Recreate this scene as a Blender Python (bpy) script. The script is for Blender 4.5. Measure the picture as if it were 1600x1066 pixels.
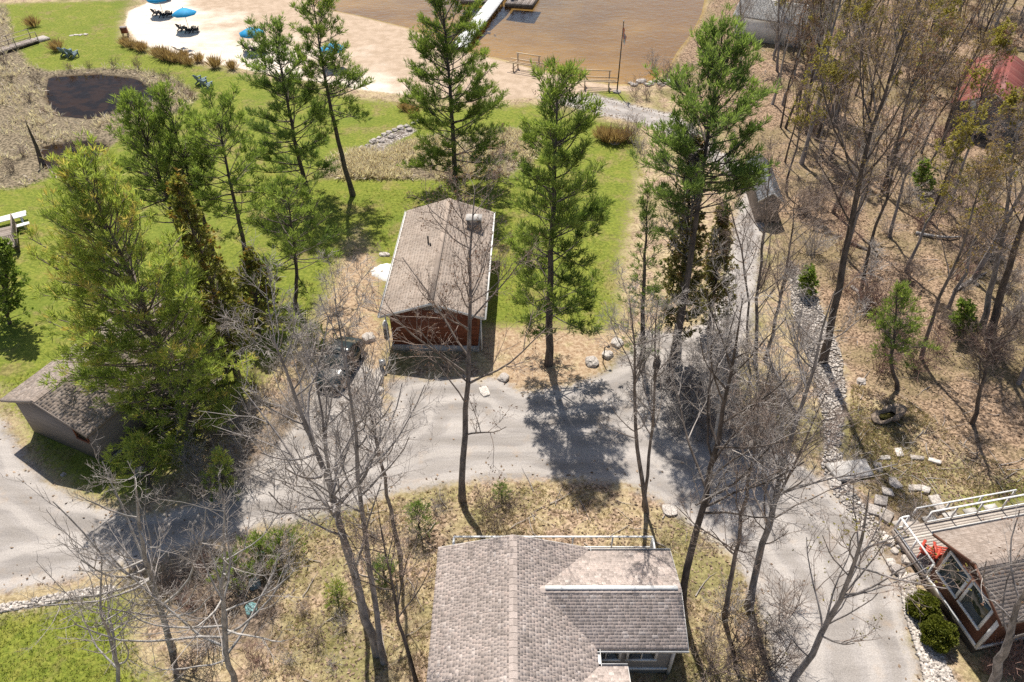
import bpy, bmesh, math, random
import numpy as np
from mathutils import Vector, Matrix, noise as mnoise

sc = bpy.context.scene
for o in list(bpy.data.objects):
    bpy.data.objects.remove(o)
COL = sc.collection
R = math.radians
rng = np.random.default_rng(7)
random.seed(7)

# ------------------------------------------------------------------ camera, sky, sun, exposure
CAM_H, PITCH, FOC = 32.0, R(41.1), 1150.0          # metres, below horizontal, pixels of the 1600 px photograph
cam = bpy.data.cameras.new('camera')
cam.sensor_width = 36.0
cam.lens = 36.0 * FOC / 1600.0
cam.clip_start, cam.clip_end = 0.5, 3000
co = bpy.data.objects.new('camera', cam)
COL.objects.link(co)
co.location = (0, 0, CAM_H)
co.rotation_euler = (math.pi / 2 - PITCH, 0, 0)
sc.camera = co

SUN_EL, SUN_AZ = R(61.0), R(-12.0)                 # azimuth clockwise from +Y
w = bpy.data.worlds.new('World')
sc.world = w
w.use_nodes = True
wn = w.node_tree
sky = wn.nodes.new('ShaderNodeTexSky')
sky.sky_type = 'NISHITA'
sky.sun_disc = False
sky.sun_elevation, sky.sun_rotation = SUN_EL, SUN_AZ
sky.dust_density = 1.5
wn.links.new(sky.outputs[0], wn.nodes['Background'].inputs[0])
wn.nodes['Background'].inputs[1].default_value = 0.08
sl = bpy.data.lights.new('sun', 'SUN')
sl.energy, sl.angle, sl.color = 4.9, R(0.55), (1.0, 0.95, 0.87)
so = bpy.data.objects.new('sun', sl)
COL.objects.link(so)
sdir = Vector((math.sin(SUN_AZ) * math.cos(SUN_EL), math.cos(SUN_AZ) * math.cos(SUN_EL), math.sin(SUN_EL)))
so.rotation_euler = sdir.to_track_quat('Z', 'Y').to_euler()
so.location = (0, 0, 80)
sc.view_settings.view_transform = 'Standard'
sc.view_settings.look = 'None'
sc.view_settings.exposure = 0.5
sc.view_settings.gamma = 1.0
sc.view_settings.use_curve_mapping = False
sc.render.engine = 'CYCLES'
sc.cycles.max_bounces = 5
sc.cycles.diffuse_bounces = 3
sc.cycles.transparent_max_bounces = 6
sc.cycles.use_denoising = False

# ------------------------------------------------------------------ where a point of the photograph lies in the place
CP, SP = math.cos(PITCH), math.sin(PITCH)
def ray(px, py):
    u, v = (px - 800) / FOC, (533 - py) / FOC
    return u, CP + v * SP, -SP + v * CP
def G(px, py, z=0.0):
    d = ray(px, py)
    t = (z - CAM_H) / d[2]
    return np.array((d[0] * t, d[1] * t, z))
def PL(px, py, Y):
    d = ray(px, py)
    t = Y / d[1]
    return np.array((d[0] * t, Y, CAM_H + d[2] * t))
def poly(pts):
    return np.array([G(a, b)[:2] for a, b in pts])

# ------------------------------------------------------------------ node and material helpers
def new_mat(name):
    m = bpy.data.materials.new(name)
    m.use_nodes = True
    nt = m.node_tree
    nt.nodes.clear()
    out = nt.nodes.new('ShaderNodeOutputMaterial')
    return m, nt, out
def nd(nt, typ, ins=None, **props):
    n = nt.nodes.new(typ)
    for k, v in props.items():
        setattr(n, k, v)
    for k, v in (ins or {}).items():
        s = n.inputs[k]
        if isinstance(v, bpy.types.NodeSocket):
            nt.links.new(v, s)
        else:
            s.default_value = v
    return n
def c4(c):
    return (c[0], c[1], c[2], 1.0)
def mixc(nt, f, a, b, blend='MIX'):
    n = nt.nodes.new('ShaderNodeMix')
    n.data_type, n.blend_type = 'RGBA', blend
    for i, v in ((0, f), (6, a), (7, b)):
        if isinstance(v, bpy.types.NodeSocket):
            nt.links.new(v, n.inputs[i])
        else:
            n.inputs[i].default_value = v if i == 0 else c4(v)
    return n.outputs[2]
def mth(nt, op, a, b=0.0, clamp=False):
    n = nt.nodes.new('ShaderNodeMath')
    n.operation, n.use_clamp = op, clamp
    for i, v in ((0, a), (1, b)):
        if isinstance(v, bpy.types.NodeSocket):
            nt.links.new(v, n.inputs[i])
        else:
            n.inputs[i].default_value = v
    return n.outputs[0]
def mrange(nt, v, a, b, c=0.0, d=1.0, smooth=True):
    n = nd(nt, 'ShaderNodeMapRange', {0: v, 1: a, 2: b, 3: c, 4: d})
    if smooth:
        n.interpolation_type = 'SMOOTHSTEP'
    return n.outputs[0]
def noi(nt, vec, scale, detail=3.0, rough=0.55):
    return nd(nt, 'ShaderNodeTexNoise', {'Vector': vec, 'Scale': scale, 'Detail': detail, 'Roughness': rough}).outputs[0]
def attr(nt, name):
    return nd(nt, 'ShaderNodeAttribute', attribute_name=name).outputs['Fac']

MATS = {}
def plain(name, col, rough=0.7, var=0.25, scale=3.0, col2=None, metal=0.0, bump=0.0, streak=None, coord='Object', spec=0.3):
    """A surface of one colour with cloudy wear, grain and a little relief."""
    m, nt, out = new_mat(name)
    tc = nd(nt, 'ShaderNodeTexCoord').outputs[coord]
    if streak:
        tc = nd(nt, 'ShaderNodeMapping', {'Vector': tc, 'Scale': streak}).outputs[0]
    a = noi(nt, tc, scale, 5.0)
    b = noi(nt, tc, scale * 9, 3.0)
    c2 = col2 or tuple(x * (1 - var * 1.6) for x in col)
    c1 = col if col2 else tuple(min(1, x * (1 + var * 0.5)) for x in col)
    f = mrange(nt, mth(nt, 'ADD', mth(nt, 'MULTIPLY', a, 0.65), mth(nt, 'MULTIPLY', b, 0.35)), 0.36, 0.64)
    colr = mixc(nt, f, c2, c1)
    p = nd(nt, 'ShaderNodeBsdfPrincipled', {'Base Color': colr, 'Roughness': rough, 'Metallic': metal})
    p.inputs['Specular IOR Level'].default_value = spec
    if bump:
        bn = nd(nt, 'ShaderNodeBump', {'Height': b, 'Strength': 0.6, 'Distance': bump})
        nt.links.new(bn.outputs[0], p.inputs['Normal'])
    nt.links.new(p.outputs[0], out.inputs[0])
    MATS[name] = m
    return m
def leafy(name, dark, light, trans=0.35, extra=None):
    """Needles, leaves and blades: colour by the 'tint' of each piece; light passes through them."""
    m, nt, out = new_mat(name)
    t = attr(nt, 'tint')
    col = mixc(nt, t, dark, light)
    if extra:
        col = mixc(nt, mrange(nt, t, 0.86, 1.0), col, extra)
    d = nd(nt, 'ShaderNodeBsdfPrincipled', {'Base Color': col, 'Roughness': 0.55})
    d.inputs['Specular IOR Level'].default_value = 0.25
    tr = nd(nt, 'ShaderNodeBsdfTranslucent', {'Color': mixc(nt, 1.0, col, (1.15, 1.2, 0.75), 'MULTIPLY')})
    mx = nd(nt, 'ShaderNodeMixShader', {0: trans, 1: d.outputs[0], 2: tr.outputs[0]})
    nt.links.new(mx.outputs[0], out.inputs[0])
    MATS[name] = m
    return m
def tinted(name, stops, rough=0.85, bump=0.0, grain=30.0, gamt=0.35):
    """Colour by the 'tint' of each piece through a ramp, with fine grain (shingles, stones, boards)."""
    m, nt, out = new_mat(name)
    rp = nt.nodes.new('ShaderNodeValToRGB')
    el = rp.color_ramp.elements
    while len(el) < len(stops):
        el.new(0.5)
    for e, (pos, c) in zip(el, stops):
        e.position, e.color = pos, c4(c)
    nt.links.new(attr(nt, 'tint'), rp.inputs[0])
    tc = nd(nt, 'ShaderNodeTexCoord').outputs['Object']
    g = noi(nt, tc, grain, 3.0)
    lg = noi(nt, tc, 0.6, 4.0)
    v = mth(nt, 'ADD', mrange(nt, g, 0.3, 0.7, 1 - gamt, 1 + gamt), mrange(nt, lg, 0.3, 0.7, -0.12, 0.12))
    col = mixc(nt, 1.0, rp.outputs[0], nd(nt, 'ShaderNodeCombineColor', {0: v, 1: v, 2: v}).outputs[0], 'MULTIPLY')
    p = nd(nt, 'ShaderNodeBsdfPrincipled', {'Base Color': col, 'Roughness': rough})
    p.inputs['Specular IOR Level'].default_value = 0.25
    if bump:
        bn = nd(nt, 'ShaderNodeBump', {'Height': g, 'Strength': 0.7, 'Distance': bump})
        nt.links.new(bn.outputs[0], p.inputs['Normal'])
    nt.links.new(p.outputs[0], out.inputs[0])
    MATS[name] = m
    return m

# ------------------------------------------------------------------ mesh helpers
def mk_mesh(name, V, faces, mat=None, attrs=None, smooth=False):
    """faces: list of integer arrays (n, k)."""
    V = np.asarray(V, dtype=np.float32).reshape(-1, 3)
    faces = [np.asarray(f, dtype=np.int32) for f in faces if len(f)]
    me = bpy.data.meshes.new(name)
    me.vertices.add(len(V))
    me.vertices.foreach_set('co', V.ravel())
    loops = np.concatenate([f.ravel() for f in faces])
    sizes = np.concatenate([np.full(len(f), f.shape[1], dtype=np.int32) for f in faces])
    starts = np.concatenate([[0], np.cumsum(sizes)[:-1]]).astype(np.int32)
    me.loops.add(len(loops))
    me.loops.foreach_set('vertex_index', loops)
    me.polygons.add(len(sizes))
    me.polygons.foreach_set('loop_start', starts)
    me.polygons.foreach_set('loop_total', sizes)
    if smooth:
        me.polygons.foreach_set('use_smooth', np.ones(len(sizes), dtype=bool))
    me.update(calc_edges=True)
    for k, a in (attrs or {}).items():
        at = me.attributes.new(k, 'FLOAT', 'POINT')
        at.data.foreach_set('value', np.asarray(a, dtype=np.float32).ravel())
    if mat is not None:
        me.materials.append(MATS[mat] if isinstance(mat, str) else mat)
    return me
def obj(name, me, parent=None, loc=None, rot=None, kind=None, label=None):
    o = bpy.data.objects.new(name, me)
    COL.objects.link(o)
    if parent is not None:
        o.parent = parent
    if loc is not None:
        o.location = loc
    if rot is not None:
        o.rotation_euler = rot if hasattr(rot, '__len__') else (0, 0, rot)
    if kind:
        o['kind'] = kind
    if label:
        o['label'] = label
    return o
def tag(o, label, cat, group=None):
    o['label'], o['category'] = label, cat
    if group:
        o['group'] = group
    return o
def thing(name, label, cat, loc=(0, 0, 0), rz=0.0, group=None):
    o = obj(name, None, None, tuple(float(v) for v in loc), (0, 0, rz))
    return tag(o, label, cat, group)
def dup(o, parent=None):
    c = o.copy()
    COL.objects.link(c)
    if parent is not None:
        c.parent = parent
    for ch in list(o.children):
        dup(ch, c)
    return c
def place(o, loc, rz=None, s=None, label=None, group=None):
    o.location = tuple(float(v) for v in loc)
    if rz is not None:
        o.rotation_euler = (0, 0, rz)
    if s is not None:
        o.scale = (s, s, s) if not hasattr(s, '__len__') else s
    if label:
        o['label'] = label
    if group:
        o['group'] = group
    return o

class MB:
    """Collects boxes, beams, lathes into one mesh; every solid has its own vertices and one tint."""
    def __init__(self):
        self.v, self.f, self.t, self.n = [], {}, [], 0
    def add(self, V, F, tint=None):
        V = np.asarray(V, dtype=float).reshape(-1, 3)
        for f in F:
            self.f.setdefault(len(f), []).append([i + self.n for i in f])
        self.v.append(V)
        self.t.append(np.full(len(V), random.random() if tint is None else tint))
        self.n += len(V)
        return self
    def box(self, x0, x1, y0, y1, z0, z1, T=None, tint=None):
        V = np.array([(x0, y0, z0), (x1, y0, z0), (x1, y1, z0), (x0, y1, z0), (x0, y0, z1), (x1, y0, z1), (x1, y1, z1), (x0, y1, z1)], float)
        if T is not None:
            V = T(V)
        return self.add(V, [(0, 3, 2, 1), (4, 5, 6, 7), (0, 1, 5, 4), (1, 2, 6, 5), (2, 3, 7, 6), (3, 0, 4, 7)], tint)
    def beam(self, p, q, wd, ht, up=(0, 0, 1), tint=None):
        p, q = np.asarray(p, float), np.asarray(q, float)
        d = q - p
        d /= np.linalg.norm(d)
        s = np.cross(d, up)
        if np.linalg.norm(s) < 1e-4:
            s = np.cross(d, (1, 0, 0))
        s /= np.linalg.norm(s)
        u = np.cross(s, d)
        V = [e + a * s * wd / 2 + b * u * ht / 2 for e in (p, q) for a, b in ((-1, -1), (1, -1), (1, 1), (-1, 1))]
        return self.add(V, [(0, 1, 2, 3), (7, 6, 5, 4), (0, 4, 5, 1), (1, 5, 6, 2), (2, 6, 7, 3), (3, 7, 4, 0)], tint)
    def rod(self, p, q, r0, r1=None, n=8, tint=None):
        r1 = r0 if r1 is None else r1
        p, q = np.asarray(p, float), np.asarray(q, float)
        d = q - p
        d /= np.linalg.norm(d)
        s = np.cross(d, (0, 0, 1) if abs(d[2]) < 0.9 else (1, 0, 0))
        s /= np.linalg.norm(s)
        u = np.cross(s, d)
        a = np.arange(n) * 2 * math.pi / n
        ring = np.cos(a)[:, None] * s + np.sin(a)[:, None] * u
        V = np.concatenate([p + ring * r0, q + ring * r1])
        F = [(i, (i + 1) % n, n + (i + 1) % n, n + i) for i in range(n)]
        F += [tuple(range(n))[::-1], tuple(range(n, 2 * n))]
        return self.add(V, F, tint)
    def lathe(self, prof, n=12, c=(0, 0, 0), tint=None, wob=0.0):
        a = np.arange(n) * 2 * math.pi / n
        V = []
        for r, z in prof:
            rr = r * (1 + wob * rng.normal(0, 1, n))
            V.append(np.stack([c[0] + rr * np.cos(a), c[1] + rr * np.sin(a), np.full(n, c[2] + z)], 1))
        m = len(prof)
        F = [(k * n + i, k * n + (i + 1) % n, (k + 1) * n + (i + 1) % n, (k + 1) * n + i) for k in range(m - 1) for i in range(n)]
        F += [tuple(range(n))[::-1], tuple(range((m - 1) * n, m * n))]
        return self.add(np.concatenate(V), F, tint)
    def prism(self, pts, d, tint=None):
        """A planar outline pushed along d (both ends closed)."""
        P = np.asarray(pts, float)
        n = len(P)
        V = np.concatenate([P, P + np.asarray(d, float)])
        F = [tuple(range(n))[::-1], tuple(range(n, 2 * n))] + [(i, (i + 1) % n, n + (i + 1) % n, n + i) for i in range(n)]
        return self.add(V, F, tint)
    def mesh(self, name, mat, smooth=False):
        me = mk_mesh(name, np.concatenate(self.v), [np.array(f) for f in self.f.values()], mat, {'tint': np.concatenate(self.t)}, smooth)
        bm = bmesh.new()
        bm.from_mesh(me)
        bmesh.ops.recalc_face_normals(bm, faces=bm.faces)
        bm.to_mesh(me)
        bm.free()
        return me
    def build(self, name, mat, parent=None, smooth=False, **k):
        return obj(name, self.mesh(name, mat, smooth), parent, **k)

def norm(a):
    return a / np.maximum(np.linalg.norm(a, axis=-1, keepdims=True), 1e-9)
def tubes(pts, rad, sides):
    """pts (m, n, 3), rad (m, n) -> vertices and quads of m tubes."""
    m, n, _ = pts.shape
    t = np.empty_like(pts)
    t[:, 1:-1] = pts[:, 2:] - pts[:, :-2]
    t[:, 0], t[:, -1] = pts[:, 1] - pts[:, 0], pts[:, -1] - pts[:, -2]
    t = norm(t)
    ref = np.where(np.abs(t[:, :1, 2:3]) > 0.8, np.array([[[1.0, 0.2, 0]]]), np.array([[[0.1, 0.2, 1.0]]]))
    s = norm(np.cross(t, np.broadcast_to(ref, t.shape)))
    u = np.cross(s, t)
    a = np.arange(sides) * 2 * math.pi / sides
    V = pts[:, :, None, :] + rad[:, :, None, None] * (np.cos(a)[None, None, :, None] * s[:, :, None, :] + np.sin(a)[None, None, :, None] * u[:, :, None, :])
    idx = np.arange(m * n * sides).reshape(m, n, sides)
    nx = np.roll(idx, -1, axis=2)
    F = np.stack([idx[:, :-1], nx[:, :-1], nx[:, 1:], idx[:, 1:]], -1).reshape(-1, 4)
    return V.reshape(-1, 3), F
def merge(parts):
    V, F, n = [], [], 0
    for v, f in parts:
        V.append(v)
        F.append(f + n)
        n += len(v)
    return np.concatenate(V), np.concatenate(F)
def grow(rg, P, D, L, r0, r1, n, up, wig):
    m = len(P)
    pts = np.empty((m, n, 3))
    dirs = np.empty((m, n, 3))
    pts[:, 0] = P
    d = norm(D)
    dirs[:, 0] = d
    st = (L / (n - 1))[:, None]
    for i in range(1, n):
        d = norm(d + np.array([0, 0, up]) + rg.normal(0, wig, (m, 3)))
        dirs[:, i] = d
        pts[:, i] = pts[:, i - 1] + d * st
    rad = r0[:, None] + (r1 - r0)[:, None] * np.linspace(0, 1, n)[None]
    return pts, dirs, rad
def along(pts, k, f):
    """Values at fractions f of rows k of pts (m, n, ...)."""
    n = pts.shape[1]
    x = f * (n - 1)
    i = np.minimum(x.astype(int), n - 2)
    fr = (x - i)
    fr = fr.reshape(fr.shape + (1,) * (pts.ndim - 2))
    return pts[k, i] * (1 - fr) + pts[k, i + 1] * fr
def spread(rg, d, ang):
    """Directions at angles ang from d, on random sides."""
    r = norm(np.cross(d, rg.normal(0, 1, d.shape)))
    return d * np.cos(ang)[:, None] + r * np.sin(ang)[:, None]
def resample(P, n):
    P = np.asarray(P, float)
    s = np.concatenate([[0], np.cumsum(np.linalg.norm(np.diff(P, axis=0), axis=1))])
    t = np.linspace(0, s[-1], n)
    Q = np.stack([np.interp(t, s, P[:, i]) for i in range(3)], 1)
    for _ in range(2):
        Q[1:-1] = 0.25 * Q[:-2] + 0.5 * Q[1:-1] + 0.25 * Q[2:]
    return Q
def blades(rg, C, D, N, length, width, cone=0.8, lean=0.0):
    """N diamond blades from each point C about direction D -> verts, quads, index of the source point."""
    m = len(C)
    c = np.repeat(C, N, 0)
    d = norm(np.repeat(norm(D), N, 0) + rg.normal(0, cone, (m * N, 3)))
    L = length * rg.uniform(0.6, 1.2, m * N)[:, None]
    s = norm(np.cross(d, rg.normal(0, 1, d.shape))) * (width * rg.uniform(0.7, 1.3, m * N))[:, None]
    mid = c + d * L * 0.55
    tip = c + d * L
    tip[:, 2] -= lean * L[:, 0]
    V = np.stack([c, mid + s, tip, mid - s], 1).reshape(-1, 3)
    F = np.arange(m * N * 4).reshape(-1, 4)
    return V, F, np.repeat(np.arange(m), N)

# ------------------------------------------------------------------ materials
leafy('needles_green', (0.060, 0.110, 0.030), (0.310, 0.380, 0.095), trans=0.5)
leafy('needles_bluish', (0.070, 0.125, 0.038), (0.290, 0.370, 0.110), trans=0.5)
leafy('needles_dark', (0.075, 0.125, 0.034), (0.320, 0.400, 0.095), trans=0.5)
leafy('needles_yellow', (0.150, 0.220, 0.055), (0.480, 0.540, 0.135), trans=0.5, extra=(0.58, 0.46, 0.15))
leafy('cedar_sprays', (0.105, 0.120, 0.030), (0.350, 0.340, 0.080), trans=0.4, extra=(0.34, 0.20, 0.05))
leafy('cedar_brown', (0.110, 0.115, 0.042), (0.300, 0.260, 0.105), trans=0.4, extra=(0.28, 0.17, 0.08))
leafy('boxwood_leaves', (0.060, 0.080, 0.012), (0.230, 0.240, 0.035))
leafy('buds_yellow', (0.24, 0.20, 0.05), (0.46, 0.40, 0.10), trans=0.45)
leafy('buds_rust', (0.24, 0.16, 0.07), (0.42, 0.30, 0.12), trans=0.4)
leafy('buds_red', (0.20, 0.11, 0.08), (0.32, 0.20, 0.14), trans=0.4)
leafy('reed_blades', (0.44, 0.35, 0.28), (0.84, 0.74, 0.64), trans=0.4)
leafy('tan_grass', (0.26, 0.16, 0.08), (0.56, 0.40, 0.22), trans=0.3)
leafy('grass_blades', (0.16, 0.19, 0.035), (0.42, 0.42, 0.10), trans=0.35, extra=(0.36, 0.28, 0.12))
leafy('straw_blades', (0.34, 0.26, 0.14), (0.62, 0.51, 0.32), trans=0.3, extra=(0.22, 0.22, 0.07))
leafy('dead_leaves', (0.10, 0.065, 0.040), (0.44, 0.315, 0.215), trans=0.15)
plain('bark_grey', (0.34, 0.305, 0.285), 0.9, 0.35, 5.0, bump=0.02, streak=(1, 1, 0.25))
plain('bark_pale', (0.44, 0.41, 0.38), 0.9, 0.30, 5.0, bump=0.02, streak=(1, 1, 0.25))
plain('bark_brown', (0.270, 0.220, 0.185), 0.9, 0.35, 5.0, bump=0.02, streak=(1, 1, 0.25))
plain('bark_dark', (0.150, 0.122, 0.104), 0.92, 0.35, 5.0, bump=0.02, streak=(1, 1, 0.25))
plain('bark_birch', (0.55, 0.52, 0.48), 0.8, 0.3, 4.0, col2=(0.22, 0.19, 0.17), streak=(1, 1, 2.0))
plain('twig_pale', (0.40, 0.355, 0.32), 0.8, 0.2, 2.0)
plain('twig_brown', (0.33, 0.255, 0.21), 0.85, 0.25, 2.0)
plain('twig_red', (0.30, 0.185, 0.15), 0.85, 0.25, 2.0)
plain('twig_dark', (0.16, 0.12, 0.10), 0.85, 0.25, 2.0)
tinted('shingles_grey', [(0.0, (0.275, 0.230, 0.205)), (0.3, (0.360, 0.302, 0.270)), (0.7, (0.405, 0.340, 0.305)), (0.88, (0.420, 0.340, 0.300)), (1.0, (0.500, 0.435, 0.395))], 0.9, 0.004, 30.0, 0.22)
tinted('shingles_tan', [(0.0, (0.315, 0.252, 0.205)), (0.5, (0.340, 0.275, 0.226)), (1.0, (0.365, 0.300, 0.250))], 0.9, 0.004, 30.0, 0.2)
tinted('shingles_brown', [(0.0, (0.245, 0.195, 0.162)), (0.5, (0.295, 0.238, 0.200)), (1.0, (0.345, 0.285, 0.245))], 0.9, 0.004, 30.0, 0.22)
tinted('shingles_pale', [(0.0, (0.40, 0.38, 0.35)), (1.0, (0.52, 0.50, 0.47))], 0.9, 0.004)
tinted('shingles_slate', [(0.0, (0.14, 0.145, 0.155)), (1.0, (0.21, 0.215, 0.23))], 0.8, 0.004)
tinted('red_metal', [(0.0, (0.20, 0.056, 0.044)), (0.6, (0.25, 0.080, 0.062)), (1.0, (0.29, 0.13, 0.10))], 0.55, 0.002)
tinted('stone', [(0.0, (0.24, 0.21, 0.19)), (0.5, (0.36, 0.32, 0.29)), (1.0, (0.52, 0.47, 0.42))], 0.9, 0.02, 9.0)
tinted('pale_stone', [(0.0, (0.32, 0.28, 0.245)), (1.0, (0.56, 0.51, 0.46))], 0.9, 0.02, 7.0)
tinted('brown_stone', [(0.0, (0.20, 0.15, 0.11)), (1.0, (0.34, 0.27, 0.21))], 0.9, 0.02, 9.0)
tinted('deck_wood', [(0.0, (0.36, 0.31, 0.27)), (0.5, (0.46, 0.41, 0.36)), (1.0, (0.55, 0.50, 0.44))], 0.8, 0.003, 22.0, 0.2)
tinted('weathered_wood', [(0.0, (0.22, 0.18, 0.15)), (1.0, (0.38, 0.32, 0.28))], 0.85, 0.003, 22.0, 0.25)
tinted('pale_timber', [(0.0, (0.46, 0.34, 0.22)), (1.0, (0.58, 0.46, 0.32))], 0.75, 0.003, 22.0, 0.2)
plain('white_paint', (0.78, 0.77, 0.75), 0.5, 0.10, 2.0)
plain('white_vinyl', (0.70, 0.69, 0.67), 0.45, 0.10, 2.0)
plain('brown_siding', (0.150, 0.066, 0.042), 0.75, 0.22, 1.2, streak=(0.6, 0.6, 6.0))
plain('red_brown_siding', (0.200, 0.066, 0.033), 0.75, 0.22, 1.2, streak=(0.6, 0.6, 6.0))
plain('grey_siding', (0.30, 0.285, 0.275), 0.75, 0.15, 1.2, streak=(0.6, 0.6, 6.0))
plain('taupe_siding', (0.24, 0.205, 0.185), 0.75, 0.15, 1.2, streak=(0.6, 0.6, 6.0))
plain('slate_siding', (0.20, 0.20, 0.205), 0.75, 0.2, 1.2, streak=(0.6, 0.6, 6.0))
plain('concrete', (0.46, 0.43, 0.40), 0.9, 0.25, 1.6, bump=0.006)
plain('black_metal', (0.030, 0.028, 0.027), 0.45, 0.2, 3.0)
plain('dark_cloth', (0.030, 0.033, 0.048), 0.7, 0.2, 3.0)
plain('galvanised', (0.46, 0.46, 0.46), 0.4, 0.2, 3.0, metal=0.6)
plain('teal_plastic', (0.19, 0.36, 0.36), 0.5, 0.2, 3.0)
plain('blue_grey_plastic', (0.20, 0.27, 0.31), 0.5, 0.2, 3.0)
plain('red_plastic', (0.50, 0.075, 0.045), 0.45, 0.15, 3.0)
plain('flag_red', (0.55, 0.035, 0.040), 0.7, 0.15, 3.0)
plain('blue_canvas', (0.020, 0.300, 0.560), 0.7, 0.14, 2.0)
plain('car_paint', (0.012, 0.020, 0.022), 0.22, 0.1, 2.0, spec=0.6)
plain('rubber', (0.022, 0.021, 0.020), 0.8, 0.2, 3.0)
plain('lamp_lens', (0.60, 0.62, 0.62), 0.2, 0.1, 3.0)
plain('moss', (0.20, 0.17, 0.035), 0.95, 0.4, 6.0, col2=(0.09, 0.075, 0.02), bump=0.02)
plain('pad_sand', (0.74, 0.70, 0.64), 0.95, 0.12, 1.5, bump=0.02)
plain('black_iron', (0.02, 0.018, 0.016), 0.5, 0.2, 3.0)
plain('wet_wood', (0.10, 0.08, 0.06), 0.8, 0.3, 3.0)
def glass_mat(name, tint):
    m, nt, out = new_mat(name)
    p = nd(nt, 'ShaderNodeBsdfPrincipled', {'Base Color': c4(tint), 'Roughness': 0.04})
    p.inputs['Specular IOR Level'].default_value = 0.8
    tc = nd(nt, 'ShaderNodeTexCoord').outputs['Object']
    bn = nd(nt, 'ShaderNodeBump', {'Height': noi(nt, tc, 1.4, 1.0), 'Strength': 0.15, 'Distance': 0.02})
    nt.links.new(bn.outputs[0], p.inputs['Normal'])
    nt.links.new(p.outputs[0], out.inputs[0])
    MATS[name] = m
glass_mat('window_glass', (0.030, 0.038, 0.032))
glass_mat('car_glass', (0.035, 0.045, 0.045))
def water_mat(name, tint, rip, gloss):
    m, nt, out = new_mat(name)
    tc = nd(nt, 'ShaderNodeTexCoord').outputs['Object']
    mp = nd(nt, 'ShaderNodeMapping', {'Vector': tc, 'Scale': (1.1, 1.3, 1.0)}).outputs[0]
    h = mth(nt, 'ADD', noi(nt, mp, 1.3, 4.0), mth(nt, 'MULTIPLY', noi(nt, mp, 0.5, 2.0), 1.5))
    bn = nd(nt, 'ShaderNodeBump', {'Height': h, 'Strength': 0.6, 'Distance': rip}).outputs[0]
    fr = nd(nt, 'ShaderNodeFresnel', {'IOR': 1.33, 'Normal': bn}).outputs[0]
    tp = nd(nt, 'ShaderNodeBsdfTransparent', {'Color': c4(tint)})
    gl = nd(nt, 'ShaderNodeBsdfGlossy', {'Color': (1, 1, 1, 1), 'Roughness': 0.05, 'Normal': bn})
    mx = nd(nt, 'ShaderNodeMixShader', {0: mth(nt, 'MULTIPLY', fr, gloss, True), 1: tp.outputs[0], 2: gl.outputs[0]})
    nt.links.new(mx.outputs[0], out.inputs[0])
    MATS[name] = m
water_mat('lake_water', (0.86, 0.76, 0.60), 0.11, 1.25)
water_mat('pond_water', (0.50, 0.42, 0.33), 0.03, 0.55)

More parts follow.
